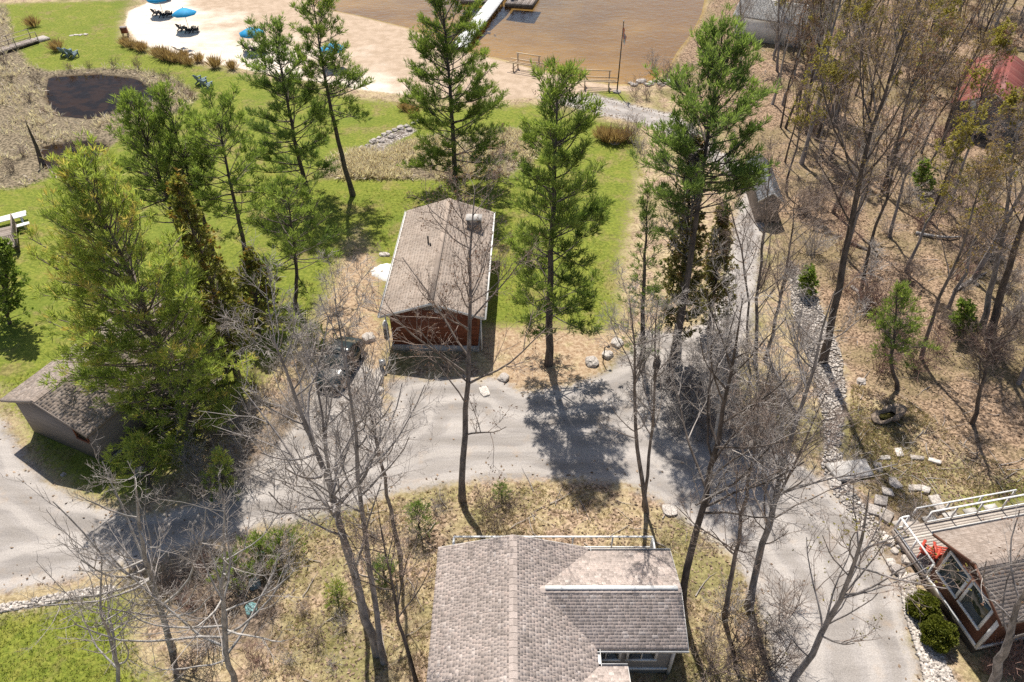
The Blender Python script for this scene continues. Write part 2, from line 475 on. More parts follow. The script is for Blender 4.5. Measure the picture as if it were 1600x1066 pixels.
# ------------------------------------------------------------------ ground: one continuous sheet, split where the cover changes
REG = {
 'road': [[(-320, 600), (-60, 628), (0, 652), (22, 690), (48, 730), (95, 762), (150, 790), (200, 806), (262, 800), (318, 780), (372, 745), (425, 705), (468, 655), (488, 610),
           (497, 560), (520, 538), (560, 540), (583, 575), (600, 640), (612, 650), (606, 600), (640, 590), (782, 592), (815, 612), (868, 606), (925, 592), (952, 574), (985, 545), (1000, 515),
           (1060, 520), (1105, 500), (1128, 450), (1140, 390), (1150, 330), (1165, 285), (1205, 285), (1195, 350), (1185, 420), (1178, 500), (1160, 560),
           (1130, 610), (1150, 640), (1200, 680), (1250, 716), (1302, 770), (1352, 812), (1385, 868), (1408, 930), (1425, 1000), (1440, 1075), (1460, 1250), (1160, 1250),
           (1200, 1075), (1196, 1000), (1180, 930), (1150, 880), (1118, 850), (1080, 822), (1045, 790), (1000, 766), (950, 752), (860, 746), (760, 750), (690, 756), (620, 770),
           (540, 796), (470, 812), (400, 826), (330, 846), (262, 870), (190, 888), (120, 902), (50, 918), (0, 926), (-320, 965)],
          [(880, 141), (920, 144), (985, 162), (1060, 180), (1120, 230), (1180, 270), (1190, 290), (1160, 290), (1090, 240), (1030, 205), (995, 192), (940, 180), (880, 164), (838, 152), (830, 140)]],
 'lawn': [[(-420, 20), (130, 2), (200, 2), (186, 40), (192, 66), (235, 84), (300, 100), (400, 122), (480, 136), (560, 154), (650, 166), (760, 168), (830, 162), (890, 175),
           (945, 190), (1000, 205), (1000, 260), (985, 330), (968, 430), (968, 505), (930, 520), (870, 510), (800, 510), (600, 510), (600, 430), (560, 350), (520, 420), (500, 480), (440, 560), (370, 640), (280, 730),
           (200, 780), (140, 776), (90, 740), (60, 700), (30, 640), (0, 610), (-420, 560)],
          [(-320, 985), (40, 955), (120, 935), (180, 925), (215, 950), (200, 1000), (205, 1030), (250, 1080), (225, 1130), (240, 1250), (-420, 1250)],
          [(920, 152), (945, 138), (968, 140), (985, 155), (985, 166), (955, 160)],
          [(1475, 790), (1530, 768), (1640, 735), (1700, 760), (1520, 812)]],
 'sand': [[(196, 40), (200, 18), (228, 6), (262, -12), (330, -70), (420, -120), (520, -120), (470, -10), (500, 12), (560, 24), (640, 44), (720, 80), (798, 98), (850, 112), (905, 124), (960, 134),
           (985, 134), (985, 142), (930, 142), (895, 152), (840, 152), (770, 158), (650, 150), (560, 140), (480, 126), (400, 112), (330, 98), (260, 84), (215, 66)]],
 'lake': [[(520, -120), (470, -12), (500, 12), (560, 24), (640, 44), (720, 78), (798, 96), (850, 110), (905, 122), (960, 132), (1010, 132), (1045, 112), (1062, 80), (1085, 50), (1100, 20), (1108, -20),
           (1180, -120), (1400, -300), (1400, -420), (-400, -420), (300, -300)]],
 'forest': [[(1040, 110), (1075, 60), (1105, 10), (1120, -60), (1300, -200), (3000, -250), (3000, 900), (1640, 760), (1560, 735), (1500, 700), (1440, 655), (1400, 625), (1345, 600), (1318, 560), (1290, 500), (1262, 450),
             (1225, 400), (1200, 330), (1170, 250), (1110, 190), (1050, 150)]],
 'stone': [[(1228, 400), (1268, 440), (1290, 500), (1316, 560), (1322, 610), (1318, 660), (1312, 700), (1322, 740), (1342, 780), (1372, 815), (1392, 850), (1374, 858), (1338, 815), (1300, 768), (1284, 730), (1288, 680), (1280, 620), (1262, 560), (1240, 490)],
           [(1402, 890), (1425, 900), (1450, 985), (1500, 1080), (1525, 1200), (1470, 1200), (1440, 1040), (1415, 960)],
           [(-100, 962), (30, 940), (120, 922), (180, 916), (180, 926), (90, 940), (0, 958), (-100, 980)],
           [(560, 236), (590, 215), (640, 198), (655, 204), (610, 226), (580, 244)]],
 'mud': [[(-60, 10), (10, 12), (22, 66), (46, 102), (80, 112), (140, 106), (210, 108), (268, 122), (312, 150), (290, 172), (240, 190), (190, 214), (130, 258), (60, 284), (20, 296), (-60, 290)],
         [(495, 278), (515, 252), (570, 232), (640, 226), (720, 214), (800, 206), (840, 220), (830, 255), (790, 276), (690, 280), (590, 280)]],
 'pond': [[(74, 118), (150, 113), (212, 120), (248, 140), (240, 160), (198, 175), (140, 184), (88, 180), (68, 150)], [(64, 226), (140, 216), (172, 224), (140, 250), (100, 268), (64, 262)]],
 'dry': [[(500, 500), (545, 400), (600, 380), (615, 420), (605, 540), (590, 640), (570, 560), (500, 540)], [(770, 505), (860, 498), (950, 520), (975, 545), (940, 585), (880, 606), (790, 610), (770, 560)],
         [(930, 255), (985, 250), (975, 360), (955, 420), (935, 380)]],
 'bare_earth': [[(300, 770), (380, 700), (450, 600), (500, 620), (480, 680), (420, 760), (330, 800)], [(230, 905), (330, 860), (430, 838), (470, 850), (430, 920), (440, 1010), (330, 1010), (250, 960)],
                [(1040, 600), (1130, 590), (1220, 690), (1130, 720), (1040, 680)], [(1330, 800), (1420, 770), (1490, 790), (1500, 830), (1420, 860), (1400, 960), (1380, 880)]],
}
REGW = {k: [poly(p) for p in v] for k, v in REG.items()}
def sdist(X, Y, polys):
    """Signed distance in metres, positive inside."""
    best = np.full(X.shape, -1e9)
    for P in polys:
        Q = np.roll(P, -1, 0)
        d2 = np.full(X.shape, 1e18)
        ins = np.zeros(X.shape, bool)
        for (ax, ay), (bx, by) in zip(P, Q):
            ex, ey = bx - ax, by - ay
            t = np.clip(((X - ax) * ex + (Y - ay) * ey) / (ex * ex + ey * ey + 1e-12), 0, 1)
            d2 = np.minimum(d2, (X - ax - t * ex) ** 2 + (Y - ay - t * ey) ** 2)
            if abs(by - ay) > 1e-9:
                c = ((ay > Y) != (by > Y)) & (X < (bx - ax) * (Y - ay) / (by - ay) + ax)
                ins ^= c
        d = np.sqrt(d2)
        best = np.maximum(best, np.where(ins, d, -d))
    return best
def SD(name, X, Y):
    return sdist(np.asarray(X, float), np.asarray(Y, float), REGW[name])
def wave(X, Y):
    return (0.05 * np.sin(X * 0.9 + 1.3 * np.sin(Y * 0.31)) * np.sin(Y * 0.8 + 0.9 * np.sin(X * 0.43)) + 0.035 * np.sin(X * 2.3 + Y * 1.1 + 2.0) * np.sin(Y * 2.7 - X * 0.6))
def heights(X, Y, s):
    z = wave(X, Y) * np.clip(1 - (s['road'] + 0.8), 0, 1) * np.clip(1 - (s['sand'] + 1), 0.15, 1)
    z = z + np.where(s['forest'] > 0, 0.06 * np.sin(X * 3.1 + Y) * np.sin(Y * 2.9 - X * 0.4) * np.clip(s['forest'], 0, 1), 0)
    lake = np.clip(s['lake'], 0, 30)
    z = np.where(s['lake'] > -3, z * np.clip(-s['lake'] / 3, 0, 1) - np.clip(s['lake'] + 1.5, 0, 1.5) * 0.06, z)
    z = z - np.minimum(lake * 0.10, 1.6)
    z = z - np.clip(s['pond'] + 0.6, 0, 1.8) * 0.28 - np.clip(s['stone'], 0, 0.6) * 0.15
    return z
def spacing(lo, hi, fine_lo, fine_hi, f, mid_lo, mid_hi, m):
    a = list(np.arange(fine_lo, fine_hi, f)) + list(np.arange(fine_hi, mid_hi, m))
    b, s = [], m
    x = a[-1]
    while x < hi:
        s *= 1.35
        x += s
        a.append(x)
    x = fine_lo
    while x > mid_lo + m:
        x -= m
        b.append(x)
    s = m
    while x > lo:
        s *= 1.35
        x -= s
        b.append(x)
    return np.array(b[::-1] + a)
gx = spacing(-420, 420, -40, 42, 0.32, -78, 78, 0.6)
gy = spacing(-120, 700, 10, 62, 0.32, 2, 118, 0.6)
XX, YY = np.meshgrid(gx, gy)
KEYS = list(REG)
S = {k: SD(k, XX, YY) for k in KEYS}
ZZ = heights(XX, YY, S)
nX, nY = len(gx), len(gy)
ids = np.arange(nX * nY).reshape(nY, nX)
quads = np.stack([ids[:-1, :-1], ids[:-1, 1:], ids[1:, 1:], ids[1:, :-1]], -1).reshape(-1, 4)
cx = (XX[:-1, :-1] + XX[1:, 1:]).ravel() / 2
cy = (YY[:-1, :-1] + YY[1:, 1:]).ravel() / 2
C = {k: (S[k][:-1, :-1] + S[k][1:, 1:]).ravel() / 2 for k in KEYS}
owner = np.zeros(len(quads), int)                       # 0 meadow
ORDER = ['dry', 'forest', 'lawn', 'bare_earth', 'mud', 'stone', 'road', 'sand', 'pond', 'lake']
for i, k in enumerate(ORDER):
    owner[C[k] > 0] = i + 1
NAMES = ['meadow', 'needle_bed', 'forest_floor', 'lawn', 'brush_soil', 'marsh', 'stone_bed', 'gravel_road', 'beach', 'pond_bed', 'lake_bed']

gm, nt, out = new_mat('ground_cover')
geo = nd(nt, 'ShaderNodeNewGeometry').outputs['Position']
n_big, n_mid, n_sm, n_fine = noi(nt, geo, 0.16, 4.0), noi(nt, geo, 0.9, 4.0), noi(nt, geo, 4.0, 4.0, 0.65), noi(nt, geo, 15.0, 3.0, 0.7)
vor = nd(nt, 'ShaderNodeTexVoronoi', {'Vector': geo, 'Scale': 9.0})
vcol = nd(nt, 'ShaderNodeSeparateColor', {0: vor.outputs['Color']}).outputs[0]
edge = mth(nt, 'ADD', mth(nt, 'MULTIPLY', n_mid, 0.9), mth(nt, 'MULTIPLY', n_sm, 1.1))
def mask(k, wd=0.25, amp=1.0, off=0.0):
    v = mth(nt, 'ADD', attr(nt, 'd_' + k), mth(nt, 'MULTIPLY', mth(nt, 'SUBTRACT', edge, 1.0 + off), amp))
    return mrange(nt, v, -wd, wd)
def blend3(f, a, b, lo=0.4, hi=0.6):
    return mixc(nt, mrange(nt, f, lo, hi), a, b)
# thin spring meadow: straw, leaf litter, first green
straw = blend3(n_sm, (0.28, 0.21, 0.115), (0.50, 0.40, 0.245), 0.32, 0.68)
litter = mixc(nt, mrange(nt, vcol, 0.1, 0.9), (0.17, 0.115, 0.075), (0.46, 0.335, 0.235))
green = blend3(n_sm, (0.080, 0.095, 0.018), (0.185, 0.185, 0.040), 0.35, 0.65)
base = mixc(nt, mrange(nt, n_mid, 0.42, 0.6), straw, litter)
base = mixc(nt, mth(nt, 'MULTIPLY', mrange(nt, n_big, 0.48, 0.64), 0.6), base, green)
# needle bed and bare strip round the cottage
dry = mixc(nt, mrange(nt, n_sm, 0.35, 0.65), (0.29, 0.19, 0.115), (0.46, 0.345, 0.23))
base = mixc(nt, mask('dry', 0.8, 1.6), base, mixc(nt, mrange(nt, n_mid, 0.5, 0.7), dry, straw))
# woodland floor
ff = mixc(nt, mrange(nt, vcol, 0.05, 0.95), (0.120, 0.078, 0.050), (0.390, 0.272, 0.182))
ff = mixc(nt, mth(nt, 'MULTIPLY', mrange(nt, n_big, 0.42, 0.62), 0.6), ff, (0.20, 0.165, 0.080))
base = mixc(nt, mask('forest', 0.9, 1.8), base, ff)
# lawn
lg = mixc(nt, mrange(nt, n_sm, 0.3, 0.7), (0.105, 0.138, 0.018), (0.225, 0.245, 0.040))
lg = mixc(nt, mth(nt, 'MULTIPLY', mrange(nt, n_mid, 0.5, 0.72), 0.6), lg, (0.26, 0.235, 0.055))
lg = mixc(nt, mth(nt, 'MULTIPLY', mrange(nt, n_big, 0.5, 0.7), 0.5), lg, (0.115, 0.160, 0.022))
lg = mixc(nt, mth(nt, 'MULTIPLY', mrange(nt, noi(nt, geo, 0.33, 5.0, 0.7), 0.52, 0.66), 0.75), lg, mixc(nt, mrange(nt, n_sm, 0.35, 0.65), (0.16, 0.125, 0.05), (0.30, 0.24, 0.10)))
base = mixc(nt, mask('lawn', 0.9, 2.4), base, lg)
be = mixc(nt, mrange(nt, n_sm, 0.35, 0.65), (0.10, 0.075, 0.055), (0.27, 0.205, 0.155))
base = mixc(nt, mth(nt, 'MULTIPLY', mask('bare_earth', 0.8, 1.8), 0.85), base, be)
base = mixc(nt, mask('mud', 0.5, 1.2), base, mixc(nt, mrange(nt, n_sm, 0.35, 0.65), (0.070, 0.056, 0.036), (0.30, 0.24, 0.16)))
# stones of the swale
vs = nd(nt, 'ShaderNodeTexVoronoi', {'Vector': geo, 'Scale': 5.5})
vsc = nd(nt, 'ShaderNodeSeparateColor', {0: vs.outputs['Color']}).outputs[1]
stn = mixc(nt, mrange(nt, vs.outputs['Distance'], 0.25, 0.6), mixc(nt, vsc, (0.36, 0.32, 0.29), (0.60, 0.55, 0.50)), (0.15, 0.125, 0.105))
base = mixc(nt, mask('stone', 0.25, 0.9), base, stn)
# gravel drive with wheel-swept streaks
mp = nd(nt, 'ShaderNodeMapping', {'Vector': geo, 'Scale': (0.16, 1.05, 1.0), 'Rotation': (0, 0, R(-7))}).outputs[0]
st = noi(nt, mp, 1.0, 5.0, 0.6)
gr = mixc(nt, mrange(nt, st, 0.34, 0.66), (0.262, 0.238, 0.220), (0.398, 0.364, 0.338))
gr = mixc(nt, mth(nt, 'MULTIPLY', mrange(nt, noi(nt, geo, 26.0, 2.0, 0.8), 0.42, 0.62), 0.5), gr, (0.20, 0.178, 0.16))
gr = mixc(nt, mth(nt, 'MULTIPLY', mrange(nt, n_mid, 0.56, 0.74), 0.5), gr, (0.36, 0.275, 0.20))
trk = mth(nt, 'ADD', attr(nt, 'd_road'), mth(nt, 'MULTIPLY', mth(nt, 'SUBTRACT', noi(nt, geo, 0.22, 2.0), 0.5), 2.2))
tr1 = mth(nt, 'SINE', mth(nt, 'MULTIPLY', trk, 3.7))
gr = mixc(nt, mth(nt, 'MULTIPLY', mrange(nt, tr1, 0.1, 0.9), 0.36), gr, (0.50, 0.455, 0.412))
gr = mixc(nt, mth(nt, 'MULTIPLY', mrange(nt, tr1, -0.2, -0.9), 0.34), gr, (0.235, 0.208, 0.182))
gr = mixc(nt, mth(nt, 'MULTIPLY', mrange(nt, n_sm, 0.58, 0.72), 0.4), gr, (0.20, 0.175, 0.155))
base = mixc(nt, mask('road', 0.45, 1.3), base, gr)
# beach, raked, darker where the lake wets it
mp2 = nd(nt, 'ShaderNodeMapping', {'Vector': geo, 'Scale': (0.25, 1.3, 1.0), 'Rotation': (0, 0, R(-20))}).outputs[0]
sd_ = mixc(nt, mrange(nt, noi(nt, mp2, 0.7, 4.0), 0.36, 0.64), (0.56, 0.44, 0.33), (0.70, 0.60, 0.49))
wetk = mrange(nt, mth(nt, 'ADD', attr(nt, 'd_lake'), mth(nt, 'MULTIPLY', mth(nt, 'SUBTRACT', n_big, 0.5), 26.0)), -19.0, -10.0)
sd_ = mixc(nt, wetk, mixc(nt, 0.45, sd_, (0.80, 0.73, 0.63)), mixc(nt, mrange(nt, n_mid, 0.35, 0.65), (0.38, 0.285, 0.20), (0.47, 0.36, 0.265)))
base = mixc(nt, mask('sand', 0.3, 0.7), base, sd_)
lb = mixc(nt, mrange(nt, noi(nt, geo, 0.07, 3.0), 0.36, 0.64), (0.25, 0.172, 0.060), (0.37, 0.275, 0.110))
lb = mixc(nt, mth(nt, 'MULTIPLY', mrange(nt, n_mid, 0.5, 0.75), 0.25), lb, (0.17, 0.115, 0.05))
lb = mixc(nt, mrange(nt, mth(nt, 'ADD', attr(nt, 'd_lake'), mth(nt, 'MULTIPLY', mth(nt, 'SUBTRACT', n_big, 0.5), 18.0)), 3.0, 34.0), lb, (0.150, 0.116, 0.066))  # sky reflection painted into the bed: greyer away from the shore
base = mixc(nt, mask('lake', 0.5, 0.8), base, lb)
base = mixc(nt, mask('pond', 0.4, 0.8), base, mixc(nt, mrange(nt, n_mid, 0.4, 0.6), (0.04, 0.032, 0.024), (0.11, 0.075, 0.045)))
gv = mrange(nt, n_fine, 0.25, 0.75, 0.72, 1.26, False)
base = mixc(nt, 1.0, base, nd(nt, 'ShaderNodeCombineColor', {0: gv, 1: gv, 2: gv}).outputs[0], 'MULTIPLY')
bsd = nd(nt, 'ShaderNodeBsdfPrincipled', {'Base Color': base, 'Roughness': 0.95})
bsd.inputs['Specular IOR Level'].default_value = 0.15
rel = mth(nt, 'ADD', mth(nt, 'MULTIPLY', n_sm, 1.2), mth(nt, 'MULTIPLY', n_fine, 0.5))
bmp = nd(nt, 'ShaderNodeBump', {'Height': rel, 'Strength': mrange(nt, mask('road', 0.4, 0.5), 0, 1, 0.75, 0.25), 'Distance': 0.10})
nt.links.new(bmp.outputs[0], bsd.inputs['Normal'])
nt.links.new(bsd.outputs[0], out.inputs[0])
MATS['ground_cover'] = gm

Vall = np.stack([XX, YY, ZZ], -1).reshape(-1, 3)
for i, nm in enumerate(NAMES):
    q = quads[owner == i]
    if not len(q):
        continue
    used, inv = np.unique(q, return_inverse=True)
    at = {'d_' + k: np.clip(S[k].ravel()[used], -60 if k == 'lake' else -4, 60 if k == 'lake' else 4) for k in KEYS}
    obj(nm, mk_mesh(nm, Vall[used], [inv.reshape(-1, 4)], 'ground_cover', at, True), kind='structure')

def gz(x, y):
    x, y = np.atleast_1d(np.asarray(x, float)), np.atleast_1d(np.asarray(y, float))
    return heights(x, y, {k: SD(k, x, y) for k in ('road', 'sand', 'forest', 'lake', 'pond', 'stone')})
def GR(px, py):
    p = G(px, py)
    z = float(gz(p[0], p[1])[0])
    p = G(px, py, z)
    return np.array((p[0], p[1], z))

# water: lake surface and pond surfaces
LW = REGW['lake'][0]
from mathutils.geometry import tessellate_polygon
def sheet(name, P2, z, mat, grow_by=1.2):
    P = np.asarray(P2, float)
    e1, e2 = P - np.roll(P, 1, 0), np.roll(P, -1, 0) - P
    n1 = norm(np.stack([e1[:, 1], -e1[:, 0]], 1))
    n2 = norm(np.stack([e2[:, 1], -e2[:, 0]], 1))
    nn = norm(n1 + n2)
    area = 0.5 * np.sum(P[:, 0] * np.roll(P[:, 1], -1) - np.roll(P[:, 0], -1) * P[:, 1])
    P = P + nn * grow_by * (1 if area > 0 else -1)
    V = np.column_stack([P, np.full(len(P), z)])
    tris = tessellate_polygon([[Vector(v) for v in V]])
    me = mk_mesh(name, V, [np.array(tris)], mat)
    bm = bmesh.new(); bm.from_mesh(me)
    for f in bm.faces:
        if f.normal.z < 0:
            f.normal_flip()
    bm.to_mesh(me); bm.free()
    return obj(name, me, kind='structure')
sheet('lake_water', LW, -0.12, 'lake_water', 1.0)
for P2 in REGW['pond']:
    sheet('pond_water', P2, -0.20, 'pond_water', 0.5)

# ------------------------------------------------------------------ buildings
def TF(x=0.0, y=0.0, rz=0.0):
    c, s = math.cos(rz), math.sin(rz)
    def T(V):
        V = np.asarray(V, float).reshape(-1, 3)
        return np.stack([x + c * V[:, 0] - s * V[:, 1], y + s * V[:, 0] + c * V[:, 1], V[:, 2]], 1)
    return T
I = TF()
def shingle_mesh(slopes, mat, ex=0.165, tw=0.32, th=0.009):
    """Overlapping tabs over the slopes [(eave corner, along eave, up the slope)], each tab its own piece and tint."""
    Vs, Ts = [], []
    for O, U, Vv in slopes:
        O, U, Vv = (np.asarray(a, float) for a in (O, U, Vv))
        lu, lv = np.linalg.norm(U), np.linalg.norm(Vv)
        u, v = U / lu, Vv / lv
        n = np.cross(u, v)
        if n[2] < 0:
            n = -n
        nr = int(lv / ex)
        for r in range(nr):
            v0 = r * lv / nr
            v1 = min(lv, v0 + ex * 1.5)
            off = (r % 2) * tw * 0.5 + rng.uniform(0, 0.04)
            cuts = np.cumsum(tw * rng.uniform(0.45, 1.6, int(lu / tw * 1.1) + 6)) - rng.uniform(0, 2 * tw)
            cuts = np.unique(np.clip(np.concatenate([[0], cuts, [lu]]), 0, lu))
            for a, b in zip(cuts[:-1], cuts[1:]):
                if b - a < 0.03:
                    continue
                h = th * rng.uniform(0.8, 1.3)
                dv = rng.normal(0, 0.006)
                g = 0.006
                Vs.append(np.array([O + u * (a + g) + v * (v0 + dv) + n * h, O + u * (b - g) + v * (v0 + dv) + n * h, O + u * (b - g) + v * v1 + n * 0.004, O + u * (a + g) + v * v1 + n * 0.004,
                                    O + u * (a + g) + v * (v0 + dv) - n * 0.002, O + u * (b - g) + v * (v0 + dv) - n * 0.002]))
                Ts.append(np.full(6, rng.random()))
    V = np.array(Vs)
    m = len(V)
    k = np.arange(m)[:, None] * 6
    q = np.concatenate([k + np.array([0, 1, 2, 3]), k + np.array([4, 5, 1, 0])])
    t = np.concatenate([k + np.array([4, 0, 3]), k + np.array([1, 5, 2])])
    return mk_mesh('shingles', V.reshape(-1, 3), [q, t], mat, {'tint': np.concatenate(Ts)})
def gable_roof(root, T, W, L, ze, zr, shin, trim='white_vinyl', th=0.16, gutters=(True, True), cap=True, y0=0.0, name='roof', ex=0.165, tw=0.32, sth=0.009, gtrim=None):
    h = W / 2
    b = MB()
    for s in (-1, 1):
        pr = [(s * h, y0, ze), (0, y0, zr), (0, y0, zr - th), (s * h, y0, ze - th)]
        b.add(T(np.array(pr + [(x, y0 + L, z) for x, _, z in pr])), [(0, 1, 2, 3), (7, 6, 5, 4), (0, 4, 5, 1), (1, 5, 6, 2), (2, 6, 7, 3), (3, 7, 4, 0)], 0.1)
    rf = b.build(name, shin, root)
    sl = []
    for s in (-1, 1):
        O, E, Rg = T([(s * h, y0, ze), (s * h, y0 + L, ze), (0, y0, zr)])
        sl.append((O, E - O, Rg - O))
    o = obj('shingles', shingle_mesh(sl, shin, ex, tw, sth), rf, kind='stuff')
    if cap:
        c = MB()
        k = int(L / 0.3)
        for i in range(k):
            a0, a1 = y0 + i * L / k, y0 + (i + 1) * L / k - 0.006
            for s in (-1, 1):
                V = [(0, a0, zr + 0.045), (s * 0.17, a0, zr + 0.045 - 0.17 * (zr - ze) / h), (s * 0.17, a1, zr + 0.03 - 0.17 * (zr - ze) / h), (0, a1, zr + 0.03)]
                V = T(np.array(V))
                c.add(V, [(0, 1, 2, 3)], rng.random() * 0.6)
        c.build('ridge_cap', shin, rf)
    for s, g in zip((-1, 1), gutters):
        if g:
            m = MB()
            m.box(s * h - 0.02 if s > 0 else -h - 0.11, h + 0.11 if s > 0 else -h + 0.02, y0 - 0.02, y0 + L + 0.02, ze - 0.13, ze - 0.115, T)
            m.box(s * (h + 0.115) - 0.009, s * (h + 0.115) + 0.009, y0 - 0.02, y0 + L + 0.02, ze - 0.13, ze + 0.0, T)
            m.build('gutter', gtrim or trim, rf)
    for s in (-1, 1):
        for yy in (y0 - 0.022, y0 + L + 0.002):
            V = [(s * (h + 0.01), yy, ze - th - 0.02), (s * (h + 0.01), yy, ze - 0.012), (0, yy, zr - 0.012), (0, yy, zr - th - 0.03)]
            m = MB()
            m.add(T(np.array(V + [(a, b_ + 0.02, c_) for a, b_, c_ in V])), [(0, 1, 2, 3), (7, 6, 5, 4), (0, 4, 5, 1), (1, 5, 6, 2), (2, 6, 7, 3), (3, 7, 4, 0)], 0.5)
            m.build('fascia', trim, rf)
    return rf
def gable_walls(root, T, W, L, ze, zr, mat, oh=0.38, z0=0.0, y0=0.0, corner=None):
    h = W / 2 - oh
    zt = ze + (zr - ze) * oh / (W / 2) - 0.17
    pr = [(-h, y0 + oh, z0), (h, y0 + oh, z0), (h, y0 + oh, zt), (0, y0 + oh, zr - 0.17), (-h, y0 + oh, zt)]
    b = MB()
    V = T(np.array(pr + [(x, y0 + L - oh, z) for x, _, z in pr]))
    b.add(V, [(4, 3, 2, 1, 0), (5, 6, 7, 8, 9)] + [(i, (i + 1) % 5, 5 + (i + 1) % 5, 5 + i) for i in range(5)])
    wl = b.build('wall', mat, root)
    if corner:
        c = MB()
        for x in (-h, h):
            for y in (y0 + oh, y0 + L - oh):
                c.box(x - 0.07, x + 0.07, y - 0.07, y + 0.07, z0, zt, T)
        c.build('corner_board', corner, wl)
    return wl
def window(root, T, x0, x1, z0, z1, y, frame='white_paint', fw=0.11, mull=()):
    """A window set in a wall that faces -y of its own frame T."""
    b = MB()
    d = 0.07
    b.box(x0 - fw, x1 + fw, y - d, y + 0.02, z1, z1 + fw, T).box(x0 - fw, x1 + fw, y - d - 0.03, y + 0.02, z0 - fw, z0, T)
    b.box(x0 - fw, x0, y - d, y + 0.02, z0, z1, T).box(x1, x1 + fw, y - d, y + 0.02, z0, z1, T)
    for m in mull:
        b.box(m - 0.025, m + 0.025, y - d + 0.01, y + 0.01, z0, z1, T)
    f = b.build('window', frame, root)
    MB().box(x0, x1, y - 0.035, y + 0.01, z0, z1, T).build('pane', 'window_glass', f)
    return f
def railing(parent, p, q, z0, h, mat, posts=4, bal=0.0, mid=True, name='railing'):
    p, q = np.asarray(p, float), np.asarray(q, float)
    b = MB()
    e = lambda a, z: np.array((a[0], a[1], z))
    b.beam(e(p, z0 + h), e(q, z0 + h), 0.085, 0.04)
    if mid:
        b.beam(e(p, z0 + 0.12), e(q, z0 + 0.12), 0.06, 0.06)
    r = b.build(name, mat, parent)
    pm = MB().box(-0.035, 0.035, -0.035, 0.035, 0, h - 0.02).mesh('post', mat)
    for k in range(posts):
        a = p + (q - p) * k / (posts - 1)
        obj('post', pm, parent, (a[0], a[1], z0))
    if bal:
        n = int(np.linalg.norm(q - p) / bal)
        bm_ = MB().box(-0.017, 0.017, -0.017, 0.017, 0.1, h - 0.02).mesh('baluster', mat)
        for k in range(1, n):
            a = p + (q - p) * k / n
            obj('baluster', bm_, parent, (a[0], a[1], z0))
    return r
def boards(parent, T, x0, x1, y0, y1, z, wd, mat, along='x', th=0.04, name='deck_board'):
    """Deck boards side by side, each an object of its own that shares one mesh per length."""
    n = max(1, int(round(((y1 - y0) if along == 'x' else (x1 - x0)) / wd)))
    for k in range(n):
        dz = 0.006 * ((k * 7) % 3)
        b = MB()
        if along == 'x':
            s = (y1 - y0) / n
            b.box(x0, x1, y0 + k * s + 0.008, y0 + (k + 1) * s - 0.008, z - th + dz, z + dz, T)
        else:
            s = (x1 - x0) / n
            b.box(x0 + k * s + 0.008, x0 + (k + 1) * s - 0.008, y0, y1, z - th + dz, z + dz, T)
        b.build(name, mat, parent)

# the cottage at the bottom of the picture
h1 = thing('cottage', 'grey cottage with shingled main roof and side wings at the bottom edge of the photo', 'cottage', (0.05, 0, 0))
RB = gable_roof(h1, I, 6.8, 14.0, 3.0, 4.0, 'shingles_grey', y0=5.0, gutters=(False, True), tw=0.18, ex=0.13)
gable_walls(h1, I, 6.8, 14.0, 3.0, 4.0, 'grey_siding', y0=5.0, corner='white_vinyl')
TW = TF(7.1, 16.55, math.pi / 2)                       # side wing: ridge runs along x
gable_roof(h1, TW, 4.55, 6.6, 3.0, 3.66, 'shingles_grey', gutters=(True, True), tw=0.18, ex=0.13)
gable_walls(h1, TW, 4.55, 6.6, 3.0, 3.66, 'grey_siding', corner='white_vinyl')
ms = MB().box(1.35, 6.95, 16.49, 16.66, 3.66, 3.745)
ms.build('ridge_flashing', 'white_vinyl', h1)
TW2 = TF(4.55, 11.35, math.pi / 2)
gable_roof(h1, TW2, 4.4, 4.0, 3.0, 3.64, 'shingles_grey', gutters=(True, True), tw=0.18, ex=0.13)
gable_walls(h1, TW2, 4.4, 4.0, 3.0, 3.64, 'grey_siding', corner='white_vinyl')
for a, b_ in ((3.35, 4.42), (4.85, 5.95)):
    window(h1, I, a, b_, 1.42, 2.42, 16.55 - 2.275 + 0.38, mull=((a + b_) / 2,))
MB().box(3.1, 6.62, 14.60, 14.68, 0.42, 0.56).build('sill_board', 'white_vinyl', h1)
dk = obj('deck', None, h1)
boards(dk, I, -2.85, 6.7, 18.3, 20.5, 0.62, 0.16, 'deck_wood', 'x')
railing(dk, (-2.85, 20.5), (6.72, 20.5), 0.62, 1.0, 'white_paint', 6)
railing(dk, (-2.85, 18.6), (-2.85, 20.42), 0.62, 1.0, 'white_paint', 2)
railing(dk, (6.72, 18.9), (6.72, 20.42), 0.62, 1.0, 'white_paint', 2, 0.14)
b = MB()
for x in (-2.7, 0.5, 3.6, 6.6):
    b.box(x - 0.07, x + 0.07, 20.2, 20.34, -0.1, 0.56)
b.box(-2.85, 6.72, 20.42, 20.47, 0.36, 0.57)
b.build('deck_frame', 'weathered_wood', dk)

# the red-brown cottage in the middle
h2 = thing('cottage', 'red-brown cottage with long tan gable roof in the middle of the clearing', 'cottage', (-4.96, 35.25, 0), R(-1.6))
gable_roof(h2, I, 6.5, 12.45, 3.22, 4.32, 'shingles_tan', tw=0.34, ex=0.2, sth=0.003)
W2 = gable_walls(h2, I, 6.5, 12.45, 3.22, 4.32, 'red_brown_siding', oh=0.5, z0=0.45)
MB().box(-2.82, 2.82, 0.44, 12.0, -0.15, 0.46).build('foundation', 'concrete', h2)
b = MB()
for k in range(8):
    a = k * 0.32
    b.box(-0.62 + a * 0.0, 0.62, 0.455 - 0.03, 0.49, 3.42 + k * 0.09, 3.42 + k * 0.09 + 0.05)
b.build('gable_vent', 'weathered_wood', h2)
MB().box(-0.16, 0.16, 0.3, 12.1, 4.345, 4.40).build('ridge_vent', 'shingles_tan', h2)
